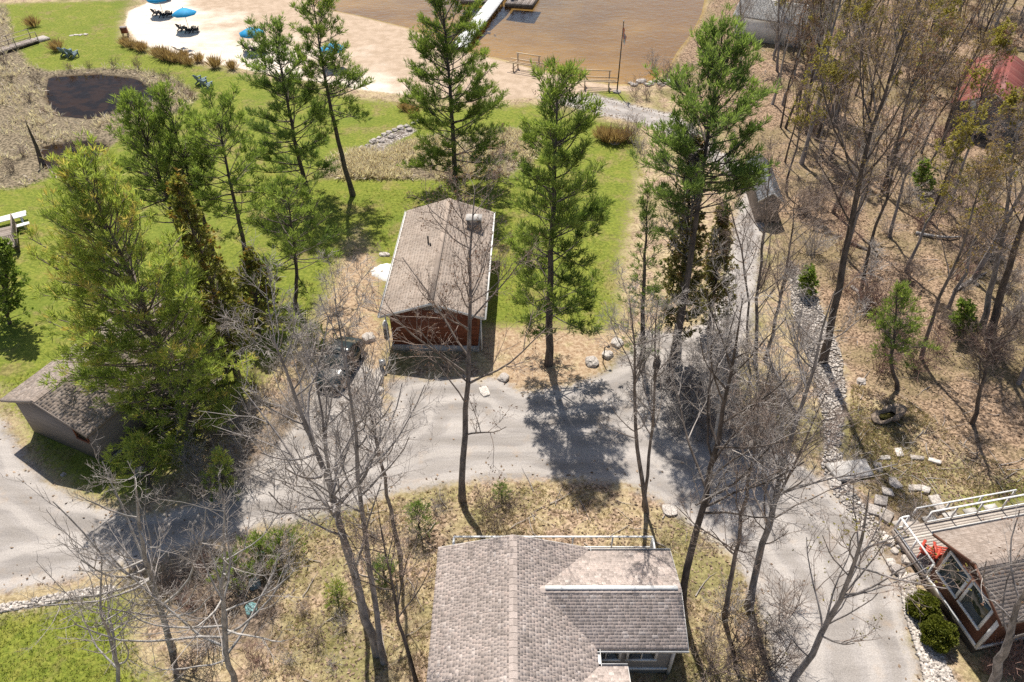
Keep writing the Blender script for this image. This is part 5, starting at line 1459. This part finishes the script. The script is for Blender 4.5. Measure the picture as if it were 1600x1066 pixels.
# slabs and flagstones
def slab(px_quad, th, label, mat='concrete', z=0.0, name='flagstone', cat='flagstone', group=None):
    P = np.array([G(a, b, z + th) for a, b in px_quad])
    c = P.mean(0)
    n = len(P)
    Q = P - c
    top = Q * np.array([0.97, 0.97, 1]) 
    b = MB()
    V = np.concatenate([Q - np.array([0, 0, th + 0.06]), Q - np.array([0, 0, 0.02]), top])
    F = [tuple(range(n))[::-1], tuple(range(2 * n, 3 * n))] + [(r * n + i, r * n + (i + 1) % n, (r + 1) * n + (i + 1) % n, (r + 1) * n + i) for r in range(2) for i in range(n)]
    b.add(V, F, rng.random())
    o = b.build(name, mat, None)
    o.location = tuple(c)
    return tag(o, label, cat, group)
slab([(1291, 724), (1352, 716), (1366, 741), (1310, 750)], 0.26, 'large grey stone slab bridging the swale of stones beside the drive', 'concrete', name='stone_slab', cat='stone slab')
FG = 'flagstones before the dark brown cottage'
for q, lab in (([(1398, 700), (1408, 699), (1413, 712), (1402, 713)], 'small white square stone farthest up the grass from the deck'),
               ([(1374, 712), (1390, 711), (1393, 717), (1378, 718)], 'flat buff stone left of the small white square stone'),
               ([(1422, 710), (1445, 713), (1444, 718), (1424, 717)], 'long buff flagstone right of the small white square stone'),
               ([(1452, 714), (1472, 720), (1470, 725), (1450, 719)], 'thin buff flagstone at the right end of the upper row'),
               ([(1364, 722), (1377, 722), (1380, 737), (1369, 736)], 'grey flagstone at the right end of the large stone slab'),
               ([(1389, 745), (1400, 747), (1412, 760), (1400, 763), (1390, 756)], 'grey curved block left in the planting ring arc'),
               ([(1420, 757), (1440, 757), (1440, 766), (1420, 766)], 'dark-edged block in the middle of the planting ring arc'),
               ([(1441, 757), (1455, 762), (1452, 770), (1441, 768)], 'grey block right in the planting ring arc'),
               ([(1451, 774), (1466, 772), (1479, 796), (1465, 800)], 'long pale flagstone beside the corner of the railed deck'),
               ([(1378, 760), (1394, 764), (1398, 775), (1380, 771)], 'brown-grey flagstone at the lower left of the planting ring'),
               ([(1368, 772), (1388, 776), (1386, 790), (1366, 786)], 'grey flagstone on the swale side of the planting ring'),
               ([(1358, 786), (1378, 792), (1376, 806), (1356, 800)], 'rough grey flagstone at the edge of the drive'),
               ([(1380, 792), (1398, 802), (1390, 818), (1374, 806)], 'tilted brown flagstone with a dark edge above the drive')):
    slab(q, rng.uniform(0.08, 0.2), lab, 'stone' if 'grey' in lab else 'pale_stone', group=FG)
# hollow boulder
t = thing('hollow_boulder', 'hollow brown boulder with a mossy basin lying at the edge of the wood', 'boulder', GR(1385, 654), 0.15)
b = MB()
ring = 16
a = np.arange(ring) * 2 * math.pi / ring
prof = [(0.30, 0.0, 0), (0.66, 0.12, 1), (0.80, 0.34, 1), (0.68, 0.50, 1), (0.46, 0.42, 1), (0.34, 0.20, 1)]
V, F = [], []
for k, (r, z, _) in enumerate(prof):
    wv = 1 + 0.20 * np.sin(2 * a + 1) + 0.10 * np.sin(5 * a + k * 0.5) + 0.06 * np.sin(9 * a)
    zz = z * (1 + 0.55 * np.cos(a - 0.2)) + (0.05 * np.sin(3 * a) if k > 0 else 0)
    V.append(np.stack([r * wv * np.cos(a) * 1.15, r * wv * np.sin(a) * 0.8, zz], 1))
for k in range(len(prof) - 1):
    F += [(k * ring + i, k * ring + (i + 1) % ring, (k + 1) * ring + (i + 1) % ring, (k + 1) * ring + i) for i in range(ring)]
F.append(tuple(range(ring))[::-1])
b.add(np.concatenate(V), F, 0.25)
b.build('rim', 'brown_stone', t)
b = MB()
b.lathe([(0.02, 0.16), (0.3, 0.17), (0.44, 0.24)], 16)
m_ = b.build('moss_bed', 'moss', t)
m_.scale = (1.15, 0.8, 1)
# pad of pale sand by the cottage
P = np.array([G(*q)[:2] for q in [(577, 427), (586, 418), (600, 413), (618, 412), (616, 440), (604, 441), (590, 435)]])
c = P.mean(0)
k_ = 40
aa = np.linspace(0, 2 * math.pi, k_, endpoint=False)
rr = np.array([np.interp(x, np.sort(np.arctan2(*(P - c).T[::-1]) % (2 * math.pi)), np.linalg.norm(P - c, axis=1)[np.argsort(np.arctan2(*(P - c).T[::-1]) % (2 * math.pi))], period=2 * math.pi) for x in aa]) * rng.uniform(0.92, 1.08, k_)
V = [[0, 0, 0.20]]
for f, z in ((0.5, 0.17), (0.85, 0.11), (1.0, -0.06)):
    V += [[f * r * math.cos(x), f * r * math.sin(x), z + rng.normal(0, 0.008)] for r, x in zip(rr, aa)]
F3 = [[0, 1 + i, 1 + (i + 1) % k_] for i in range(k_)]
F4 = [[1 + q * k_ + i, 1 + (q + 1) * k_ + i, 1 + (q + 1) * k_ + (i + 1) % k_, 1 + q * k_ + (i + 1) % k_] for q in range(2) for i in range(k_)]
o = obj('sand_heap', mk_mesh('sand_heap', V, [np.array(F3), np.array(F4)], 'pad_sand', None, True), None, (c[0], c[1], 0.0))
tag(o, 'bright white sand heap against the left side of the red-brown cottage', 'sand heap')
# teal stones in the hollow
for (px, py), lab, mt in (((398, 914), 'bluish white rounded stone in the brush of the hollow, upper of two', 'blue_grey_plastic'), ((394, 954), 'pale teal rounded stone in the brush of the hollow, lower of two', 'teal_plastic'), ((409, 868), 'small deep teal stone in the shade at the top of the hollow', 'teal_plastic')):
    o = obj('rounded_stone', rock_mesh(px % 9, 0.8, mt, 3), None, tuple(GR(px, py) + np.array([0, 0, 0.1])), 0.4)
    s = 0.32 if py > 900 else 0.22
    o.scale = (s, s, s)
    tag(o, lab, 'stone')

# ------------------------------------------------------------------ furniture, flag, lamp, car
def adirondack(label, mat, loc, rz, group, proto={}):
    if mat not in proto:
        t = thing('adirondack_chair', label, 'chair', (0, 0, 0), 0, group)
        sl_ = MB().box(-0.29, 0.29, -0.045, 0.045, -0.011, 0.011).mesh('seat_slat', mat)
        for k in range(5):
            obj('seat_slat', sl_, t, (0, -0.26 + k * 0.115, 0.36 - k * 0.03), (-0.25, 0, 0))
        for k in range(5):
            x = (k - 2) * 0.115
            L = 0.86 - 0.05 * abs(k - 2)
            MB().beam((x * 0.85, 0.22, 0.22), (x * 1.2, 0.22 + L * 0.46, 0.22 + L * 0.9), 0.10, 0.022, (0, -1, 0.4)).build('back_slat', mat, t)
        for s in (-1, 1):
            MB().box(s * 0.36 - 0.065, s * 0.36 + 0.065, -0.36, 0.36, 0.555, 0.58).build('armrest', mat, t)
            MB().box(s * 0.33 - 0.02, s * 0.33 + 0.02, -0.31, -0.20, 0.0, 0.555).build('leg', mat, t)
            MB().beam((s * 0.30, -0.30, 0.34), (s * 0.30, 0.52, 0.05), 0.03, 0.12).build('leg', mat, t)
        MB().beam((-0.40, 0.34, 0.53), (0.40, 0.34, 0.53), 0.08, 0.03).build('back_rail', mat, t)
        proto[mat] = t
        r = t
    else:
        r = dup(proto[mat])
    return place(r, loc, rz, None, label, group)
loc = lambda px, py: GR(px, py)
for (px, py), rz, lab in (((316, 131), -0.5, 'blue-grey lawn chair, left of the pair on the lawn below the tan grasses'), ((325, 138), -0.5, 'blue-grey lawn chair, right of the pair on the lawn below the tan grasses'),
                          ((105, 87), -0.3, 'blue-grey lawn chair, left of the pair by the footbridge lawn'), ((116, 89), -0.3, 'blue-grey lawn chair, right of the pair by the footbridge lawn')):
    o = adirondack(lab, 'blue_grey_plastic', loc(px, py), rz + math.pi, 'lawn chair pairs')
    o.scale = (1.25,) * 3
d3 = TF(19.72, 18.95, R(11.5))
for (x, y), rz, lab in (((0.85, 0.95), 2.4, 'red chair on the deck, nearer the railing corner post of the dark brown cottage'), ((1.45, 0.80), 2.9, 'red chair on the deck close against the roof eave of the dark brown cottage')):
    q = d3([(x - 0.2, y + 0.1, 0)])[0]
    adirondack(lab, 'red_plastic', (q[0], q[1], 0.61), rz, 'red deck chairs')
for i, (x, y) in enumerate(((-3.2, 0.6), (-2.2, 1.6), (2.2, 0.4), (3.2, 1.4))):
    a_ = pf.matrix_basis @ Vector((x, y, 0.41))
    adirondack('dark chair on the dock platform, %s' % ('left of the walkway, outer', 'left of the walkway, inner', 'right of the walkway, inner', 'right of the walkway, outer')[i], 'black_metal', tuple(a_), 0.3 + i, 'chairs on the dock platform')
# beach umbrellas
up = thing('beach_umbrella', 'x', 'umbrella', (0, 0, 0), 0, 'blue umbrellas on the beach')
MB().rod((0, 0, 0), (0, 0, 2.55), 0.03).build('pole', 'galvanised', up)
MB().lathe([(0.28, 0), (0.28, 0.07), (0.06, 0.12), (0.05, 0.3)], 12).build('base', 'concrete', up)
n8 = 8
V = [[0, 0, 2.66]]
for r, z in ((0.75, 2.38), (1.38, 2.05), (1.37, 1.90)):
    V += [[r * math.cos(2 * math.pi * i / n8), r * math.sin(2 * math.pi * i / n8), z] for i in range(n8)]
F3 = [[0, 1 + i, 1 + (i + 1) % n8] for i in range(n8)]
F4 = [[1 + q * n8 + i, 1 + (q + 1) * n8 + i, 1 + (q + 1) * n8 + (i + 1) % n8, 1 + q * n8 + (i + 1) % n8] for q in range(2) for i in range(n8)]
cn = obj('canopy', mk_mesh('canopy', V, [np.array(F3), np.array(F4)], 'blue_canvas'), up)
MB().lathe([(0.03, 2.64), (0.05, 2.70), (0.01, 2.76)], 8).build('finial', 'blue_canvas', cn)
rbm = MB().beam((0, 0, 2.60), (1.33, 0, 2.03), 0.02, 0.02).mesh('rib', 'galvanised')
for i in range(8):
    obj('rib', rbm, up, (0, 0, 0), (0, 0, 2 * math.pi * i / 8))
UL = [((256, 24), 'blue beach umbrella at the very top, farthest from the pines'), ((296, 48), 'blue beach umbrella second from the left, standing clear on the sand'), ((400, 80), 'blue beach umbrella beside the tip of the slender pine'),
      ((524, 106), 'blue beach umbrella half hidden behind the thin leaning pine'), ((252, -2), 'blue beach umbrella cut off by the top edge')]
for i, ((px, py), lab) in enumerate(UL):
    u_ = up if i == 0 else dup(up)
    p = GR(px, py)
    place(u_, p, 0.2 + i * 0.3, (1.1, 1.1, 1.05), lab)
    u_.rotation_euler = (rng.normal(0, 0.04), rng.normal(0, 0.04), 0.2 + i * 0.3)
    for k, (dx, dy, rz) in enumerate(((-1.0, 0.1, 2.7), (0.2, -0.7, 2.9), (1.0, -0.5, 3.3))):
        if i == 3 and k == 2:
            continue
        q = ('left', 'middle', 'right')[k]
        where = ('farthest umbrella in view', 'umbrella standing clear on the sand', 'umbrella beside the slender pine', 'umbrella behind the thin leaning pine', 'umbrella at the top edge')[i]
        adirondack('dark chair, %s one under the %s' % (q, where), 'dark_cloth', (p[0] + dx, p[1] + dy, p[2]), rz, 'dark chairs under the umbrellas')
# light frame chairs on the grass at the beach edge
for (px, py), lab in (((284, 82), 'pale metal frame chair at the beach edge, left one'), ((294, 86), 'pale metal frame chair at the beach edge, right one')):
    t = thing('lounge_chair', lab, 'lounge chair', GR(px, py), 2.6, 'pale frame chairs at the beach edge')
    for s in (-1, 1):
        b = MB()
        for a_, b2 in (((s * 0.3, -0.9, 0.0), (s * 0.3, -0.7, 0.36)), ((s * 0.3, -0.7, 0.36), (s * 0.3, 0.4, 0.32)), ((s * 0.3, 0.4, 0.32), (s * 0.3, 0.95, 0.95)), ((s * 0.3, 0.3, 0.33), (s * 0.3, 0.45, 0.0))):
            b.rod(a_, b2, 0.03, None, 6)
        b.build('frame', 'galvanised', t)
    MB().box(-0.29, 0.29, -0.72, 0.4, 0.31, 0.335).build('seat', 'dark_cloth', t)
    MB().beam((0, 0.4, 0.34), (0, 0.95, 0.95), 0.58, 0.02, (0, -1, 1)).build('backrest', 'galvanised', t)
t = thing('litter_bin', 'small pinkish bin on dark legs at the left end of the beach', 'bin', GR(197, 57), 0.2)
MB().box(-0.35, 0.35, -0.3, 0.3, 0.45, 1.1).build('box', 'red_brown_siding', t)
MB().box(-0.4, 0.4, -0.35, 0.35, 1.1, 1.16).build('lid', 'taupe_siding', t)
lg_ = MB().box(-0.04, 0.04, -0.04, 0.04, 0, 0.45).mesh('leg', 'black_metal')
for x in (-0.3, 0.3):
    for y in (-0.25, 0.25):
        obj('leg', lg_, t, (x, y, 0))
# timber racks by the water
for (px, py), rz, lab in (((822, 112), R(-24), 'pale timber rack with long rails at the water edge of the beach, left one'), ((932, 138), R(-6), 'pale timber rack with rails on the grass near the flagpole')):
    t = thing('boat_rack', lab, 'timber rack', GR(px, py), rz, 'timber racks by the water')
    for x in (-1.3, 1.3):
        MB().box(x - 0.06, x + 0.06, -0.7, -0.58, 0, 1.0).build('post', 'pale_timber', t)
        MB().box(x - 0.06, x + 0.06, 0.58, 0.7, 0, 1.7).build('post', 'pale_timber', t)
        MB().beam((x, -0.75, 0.9), (x, 0.7, 0.9), 0.09, 0.09).build('arm', 'pale_timber', t)
        MB().beam((x, -0.75, 0.45), (x, 0.7, 0.45), 0.09, 0.09).build('arm', 'pale_timber', t)
    for y, z, L in ((-0.64, 1.0, 2.2), (0.64, 1.72, 1.5), (-0.2, 0.97, 2.0), (0.64, 0.98, 2.2)):
        MB().beam((-L, y, z), (L, y, z), 0.10, 0.09).build('rail', 'pale_timber', t)
# picnic tables
def picnic(px, py, rz, label):
    t = thing('picnic_table', label, 'picnic table', GR(px, py), rz, 'white picnic tables')
    pm = MB().box(-1.15, 1.15, -0.085, 0.085, -0.02, 0.02).mesh('plank', 'white_paint')
    top = obj('tabletop', None, t)
    for k in range(4):
        obj('plank', pm, top, (0, -0.27 + 0.18 * k, 0.75))
    for s in (-1, 1):
        bn = obj('bench', None, t)
        bn['label'] = 'white bench of the picnic table'
        for k in (0, 1):
            obj('plank', pm, bn, (0, s * (0.72 + 0.18 * k), 0.45))
    for x in (-0.8, 0.8):
        b = MB()
        MB().beam((x, -0.68, 0), (x, -0.25, 0.72), 0.045, 0.10, (1, 0, 0)).build('leg', 'white_paint', t)
        MB().beam((x, 0.68, 0), (x, 0.25, 0.72), 0.045, 0.10, (1, 0, 0)).build('leg', 'white_paint', t)
        b.beam((x + 0.045, -0.86, 0.40), (x + 0.045, 0.86, 0.40), 0.045, 0.09)
        b.build('crossbar', 'white_paint', t)
    return t
picnic(17, 357, R(33), 'white picnic table on the lawn beside the brown railed deck at the left edge').scale = (1.25,) * 3
picnic(300, 525, R(43), 'white picnic table on the grass behind the low taupe cottage').scale = (1.1,) * 3
# lamp post
t = thing('lamp_post', 'thin black lamp post with a small bent head at the drive edge', 'lamp post', GR(942, 567), 0)
MB().rod((0, 0, -0.1), (0.02, 0.0, 1.35), 0.035).build('pole', 'black_iron', t)
MB().rod((0.02, 0, 1.33), (0.20, 0.0, 1.42), 0.025).build('arm', 'black_iron', t)
MB().lathe([(0.10, 0), (0.11, 0.03), (0.05, 0.13), (0.02, 0.15)], 10, (0.24, 0, 1.33)).build('lamp_head', 'black_iron', t)
# flagpole with a limp flag: red, white with a red leaf, red
fp = GR(964, 144)
t = thing('flagpole', 'tall dark flagpole on the small lawn at the lake shore', 'flagpole', fp)
MB().rod((0, 0, -0.2), (0.0, 0, 7.3), 0.075, 0.04, 10).build('pole', 'black_iron', t)
MB().lathe([(0.02, 7.3), (0.07, 7.36), (0.07, 7.42), (0.02, 7.48)], 10).build('ball', 'galvanised', t)
MB().lathe([(0.45, -0.05), (0.45, 0.10), (0.2, 0.14)], 14).build('base', 'pale_stone', t)
tf = thing('flag', 'red and white maple leaf flag hanging limp from the flagpole', 'flag', (fp[0], fp[1], fp[2] + 5.2), 0)
nu, nv = 25, 12
def flag_pt(u, v):
    x = 0.05 + 0.36 * u + 0.05 * math.sin(u * 9 + v)
    y = 0.16 * math.sin(u * 13 + v * 1.5) * u
    return (x * (1 - 0.25 * v * u), y, 1.6 - 1.0 * v - 1.05 * u ** 0.9)
for nm, u0, u1, mt in (('red_band', 0, 0.25, 'flag_red'), ('white_band', 0.25, 0.75, 'white_paint'), ('red_band', 0.75, 1.0, 'flag_red')):
    V = [flag_pt(u0 + (u1 - u0) * i / nu, j / nv) for i in range(nu + 1) for j in range(nv + 1)]
    Fq = [[i * (nv + 1) + j, (i + 1) * (nv + 1) + j, (i + 1) * (nv + 1) + j + 1, i * (nv + 1) + j + 1] for i in range(nu) for j in range(nv)]
    o = obj(nm, mk_mesh(nm, V, [np.array(Fq)], mt, None, True), tf)
leaf = [(0, -0.95), (0.04, -0.42), (0.42, -0.48), (0.36, -0.28), (0.82, 0.08), (0.7, 0.16), (0.78, 0.46), (0.5, 0.40), (0.44, 0.54), (0.2, 0.28), (0.3, 0.82), (0.14, 0.72), (0, 1.0)]
leaf = leaf + [(-x, y) for x, y in leaf[-2:0:-1]]
for s in (-1, 1):
    V = [np.array(flag_pt(0.5 + x * 0.16, 0.5 - y * 0.38)) + np.array([0, s * 0.012, 0]) for x, y in leaf]
    tri = tessellate_polygon([[Vector((x, y, 0)) for x, y in leaf]])
    obj('maple_leaf', mk_mesh('maple_leaf', V, [np.array(tri)], 'flag_red'), tf)
# the dark stump-like post beside the cedar
t = thing('carved_post', 'dark weathered stump on a post beside the cedar foot at the gravel branch', 'wooden post', GR(1022, 592), 0.3)
MB().rod((0, 0, -0.1), (0.02, 0, 0.9), 0.12, 0.10, 10).build('post', 'bark_dark', t)
b = MB()
b.lathe([(0.14, 0.85), (0.24, 1.0), (0.25, 1.5), (0.16, 1.66), (0.08, 1.72), (0.12, 1.8), (0.11, 1.92), (0.03, 1.97)], 12, wob=0.05)
b.build('top', 'bark_dark', t, True)

# parked car, nose towards the drive
t = thing('car', 'dark car parked under the bare twigs left of the red-brown cottage', 'car', GR(534, 577), R(-13))
def loft(secs, name, mat, parent):
    """secs: (y, [(x, z) ...] right half outline from bottom centre to top centre); mirrored and joined."""
    V, F = [], []
    n = None
    for y, half in secs:
        pts = [(x, y, z) for x, z in half] + [(-x, y, z) for x, z in half[::-1][1:-1]]
        n = len(pts)
        V += pts
    for k in range(len(secs) - 1):
        F += [(k * n + i, k * n + (i + 1) % n, (k + 1) * n + (i + 1) % n, (k + 1) * n + i) for i in range(n)]
    F += [tuple(range(n))[::-1], tuple(range((len(secs) - 1) * n, len(secs) * n))]
    b = MB()
    b.add(np.array(V), F, 0.5)
    return b.build(name, mat, parent, True)
def hs(wb, wm, wt, z0, zm, zt, dome=0.03):
    return [(0, z0), (wb, z0), (wm, z0 + 0.12), (wm, zm), (wt, zt), (wt * 0.5, zt + dome), (0, zt + dome)]
loft([(-2.2, hs(0.60, 0.66, 0.58, 0.34, 0.50, 0.60)), (-2.05, hs(0.74, 0.82, 0.70, 0.24, 0.58, 0.70)), (-1.3, hs(0.80, 0.90, 0.78, 0.22, 0.74, 0.86)), (-0.7, hs(0.80, 0.91, 0.82, 0.22, 0.80, 0.95)),
      (0.8, hs(0.80, 0.91, 0.83, 0.22, 0.82, 0.97)), (1.6, hs(0.80, 0.90, 0.80, 0.22, 0.82, 0.98)), (2.05, hs(0.76, 0.84, 0.72, 0.28, 0.74, 0.92)), (2.18, hs(0.62, 0.70, 0.60, 0.38, 0.64, 0.80))], 'body', 'car_paint', t)
def gh(w0, w1, z0, z1):
    return [(0, z0), (w0, z0), (w0, z0 + 0.02), (w1, z1 - 0.05), (w1 * 0.9, z1), (w1 * 0.5, z1 + 0.03), (0, z1 + 0.035)]
loft([(-0.95, gh(0.74, 0.72, 0.90, 0.99)), (-0.15, gh(0.80, 0.66, 0.92, 1.44)), (0.9, gh(0.80, 0.66, 0.93, 1.46)), (1.75, gh(0.74, 0.66, 0.93, 1.05))], 'window', 'car_glass', t)
loft([(-0.18, [(0, 1.43), (0.60, 1.43), (0.67, 1.44), (0.64, 1.48), (0.5, 1.51), (0.3, 1.52), (0, 1.52)]), (0.95, [(0, 1.43), (0.60, 1.43), (0.67, 1.45), (0.64, 1.50), (0.5, 1.53), (0.3, 1.54), (0, 1.54)])], 'roof', 'car_paint', t)
for s in (-1, 1):
    MB().beam((s * 0.735, -0.96, 0.97), (s * 0.665, -0.15, 1.46), 0.06, 0.05).build('pillar', 'car_paint', t)
    MB().beam((s * 0.665, 0.92, 1.47), (s * 0.70, 1.72, 1.05), 0.08, 0.05).build('pillar', 'car_paint', t)
    MB().beam((s * 0.80, 0.38, 0.95), (s * 0.675, 0.38, 1.46), 0.03, 0.07).build('pillar', 'car_paint', t)
    MB().box(s * 0.96 - 0.07, s * 0.96 + 0.07, -0.72, -0.60, 0.95, 1.08).build('mirror', 'car_paint', t)
    MB().box(s * 0.60 - 0.14, s * 0.60 + 0.14, -2.13, -2.0, 0.56, 0.68).build('headlight', 'lamp_lens', t)
    MB().box(s * 0.64 - 0.12, s * 0.64 + 0.12, 2.02, 2.12, 0.68, 0.84).build('tail_light', 'flag_red', t)
    for y in (-1.38, 1.32):
        wh = obj('wheel', None, t, (s * 0.80, y, 0.32))
        MB().rod((-0.11, 0, 0), (0.11, 0, 0), 0.32, None, 20).build('tyre', 'rubber', wh)
        MB().rod((-0.118, 0, 0), (0.118, 0, 0), 0.19, None, 14).build('rim', 'galvanised', wh)
MB().box(-0.42, 0.42, -2.215, -2.15, 0.36, 0.52).build('grille', 'black_metal', t)
# low dark evergreens added to darken the hollow where tree shade falls
for i, (px, lab) in enumerate((([(408, 885), (406, 868), (405, 855)], 'dark low evergreen added for shade in the hollow beside the deep teal stone'), ([(440, 868), (438, 855), (436, 845)], 'dark low evergreen added for shade at the lower edge of the drive near the hollow'), ([(372, 905), (370, 890), (368, 878)], 'dark low evergreen added for shade in the hollow left of the bluish white stone'))):
    conifer('young_evergreen', lab, 'evergreen', px, 1.2, 0.05, 60 + i, BG, style='broad', mat='needles_dark', r0=0.04, dens=1.0)
# sticks and fallen limbs on the floor of the wood and round the leafless trees
rg = np.random.default_rng(95)
Xk = np.concatenate([Xf[rg.choice(len(Xf), 420, replace=False)], Xm[rg.choice(len(Xm), 160, replace=False)]])
m = len(Xk)
az = rg.uniform(0, 6.28, m)
p, d, q = grow(rg, Xk + np.array([0, 0, 0.05]), np.stack([np.cos(az), np.sin(az), np.zeros(m)], 1), rg.uniform(0.4, 2.2, m), rg.uniform(0.012, 0.035, m), np.full(m, 0.006), 5, 0.0, 0.14)
p[:, :, 2] = Xk[:, None, 2] + 0.05 + 0.03 * rg.random((m, 5))
v, f = tubes(p, q, 4)
obj('fallen_sticks', mk_mesh('fallen_sticks', v, [f], 'twig_pale'), kind='stuff')
for i, (a, b2, lab) in enumerate((((1322, 378), (1372, 402), 'dark fallen log beside the tallest leaning trunk of the wood'), ((1430, 366), (1500, 372), 'pale fallen limb lying across the middle of the wood'), ((1492, 455), (1540, 428), 'grey fallen log left of the pair of thick trunks'), ((1330, 450), (1368, 478), 'thin pale fallen log right of the swale of stones'), ((1250, 602), (1215, 640), 'fallen log in the thicket left of the swale of stones'))):
    A, B = GR(*a), GR(*b2)
    P = resample(np.array([A, (A + B) / 2 + rg.normal(0, 0.15, 3) * np.array([1, 1, 0]), B]), 7) + np.array([0, 0, 0.10])
    v, f = tubes((P - A)[None], np.linspace(0.16, 0.07, 7)[None], 8)
    tag(obj('fallen_log', mk_mesh('fallen_log', v, [f], ['bark_dark', 'bark_pale', 'bark_grey', 'bark_pale', 'bark_brown'][i], None, True), None, tuple(A)), lab, 'log', 'fallen logs')
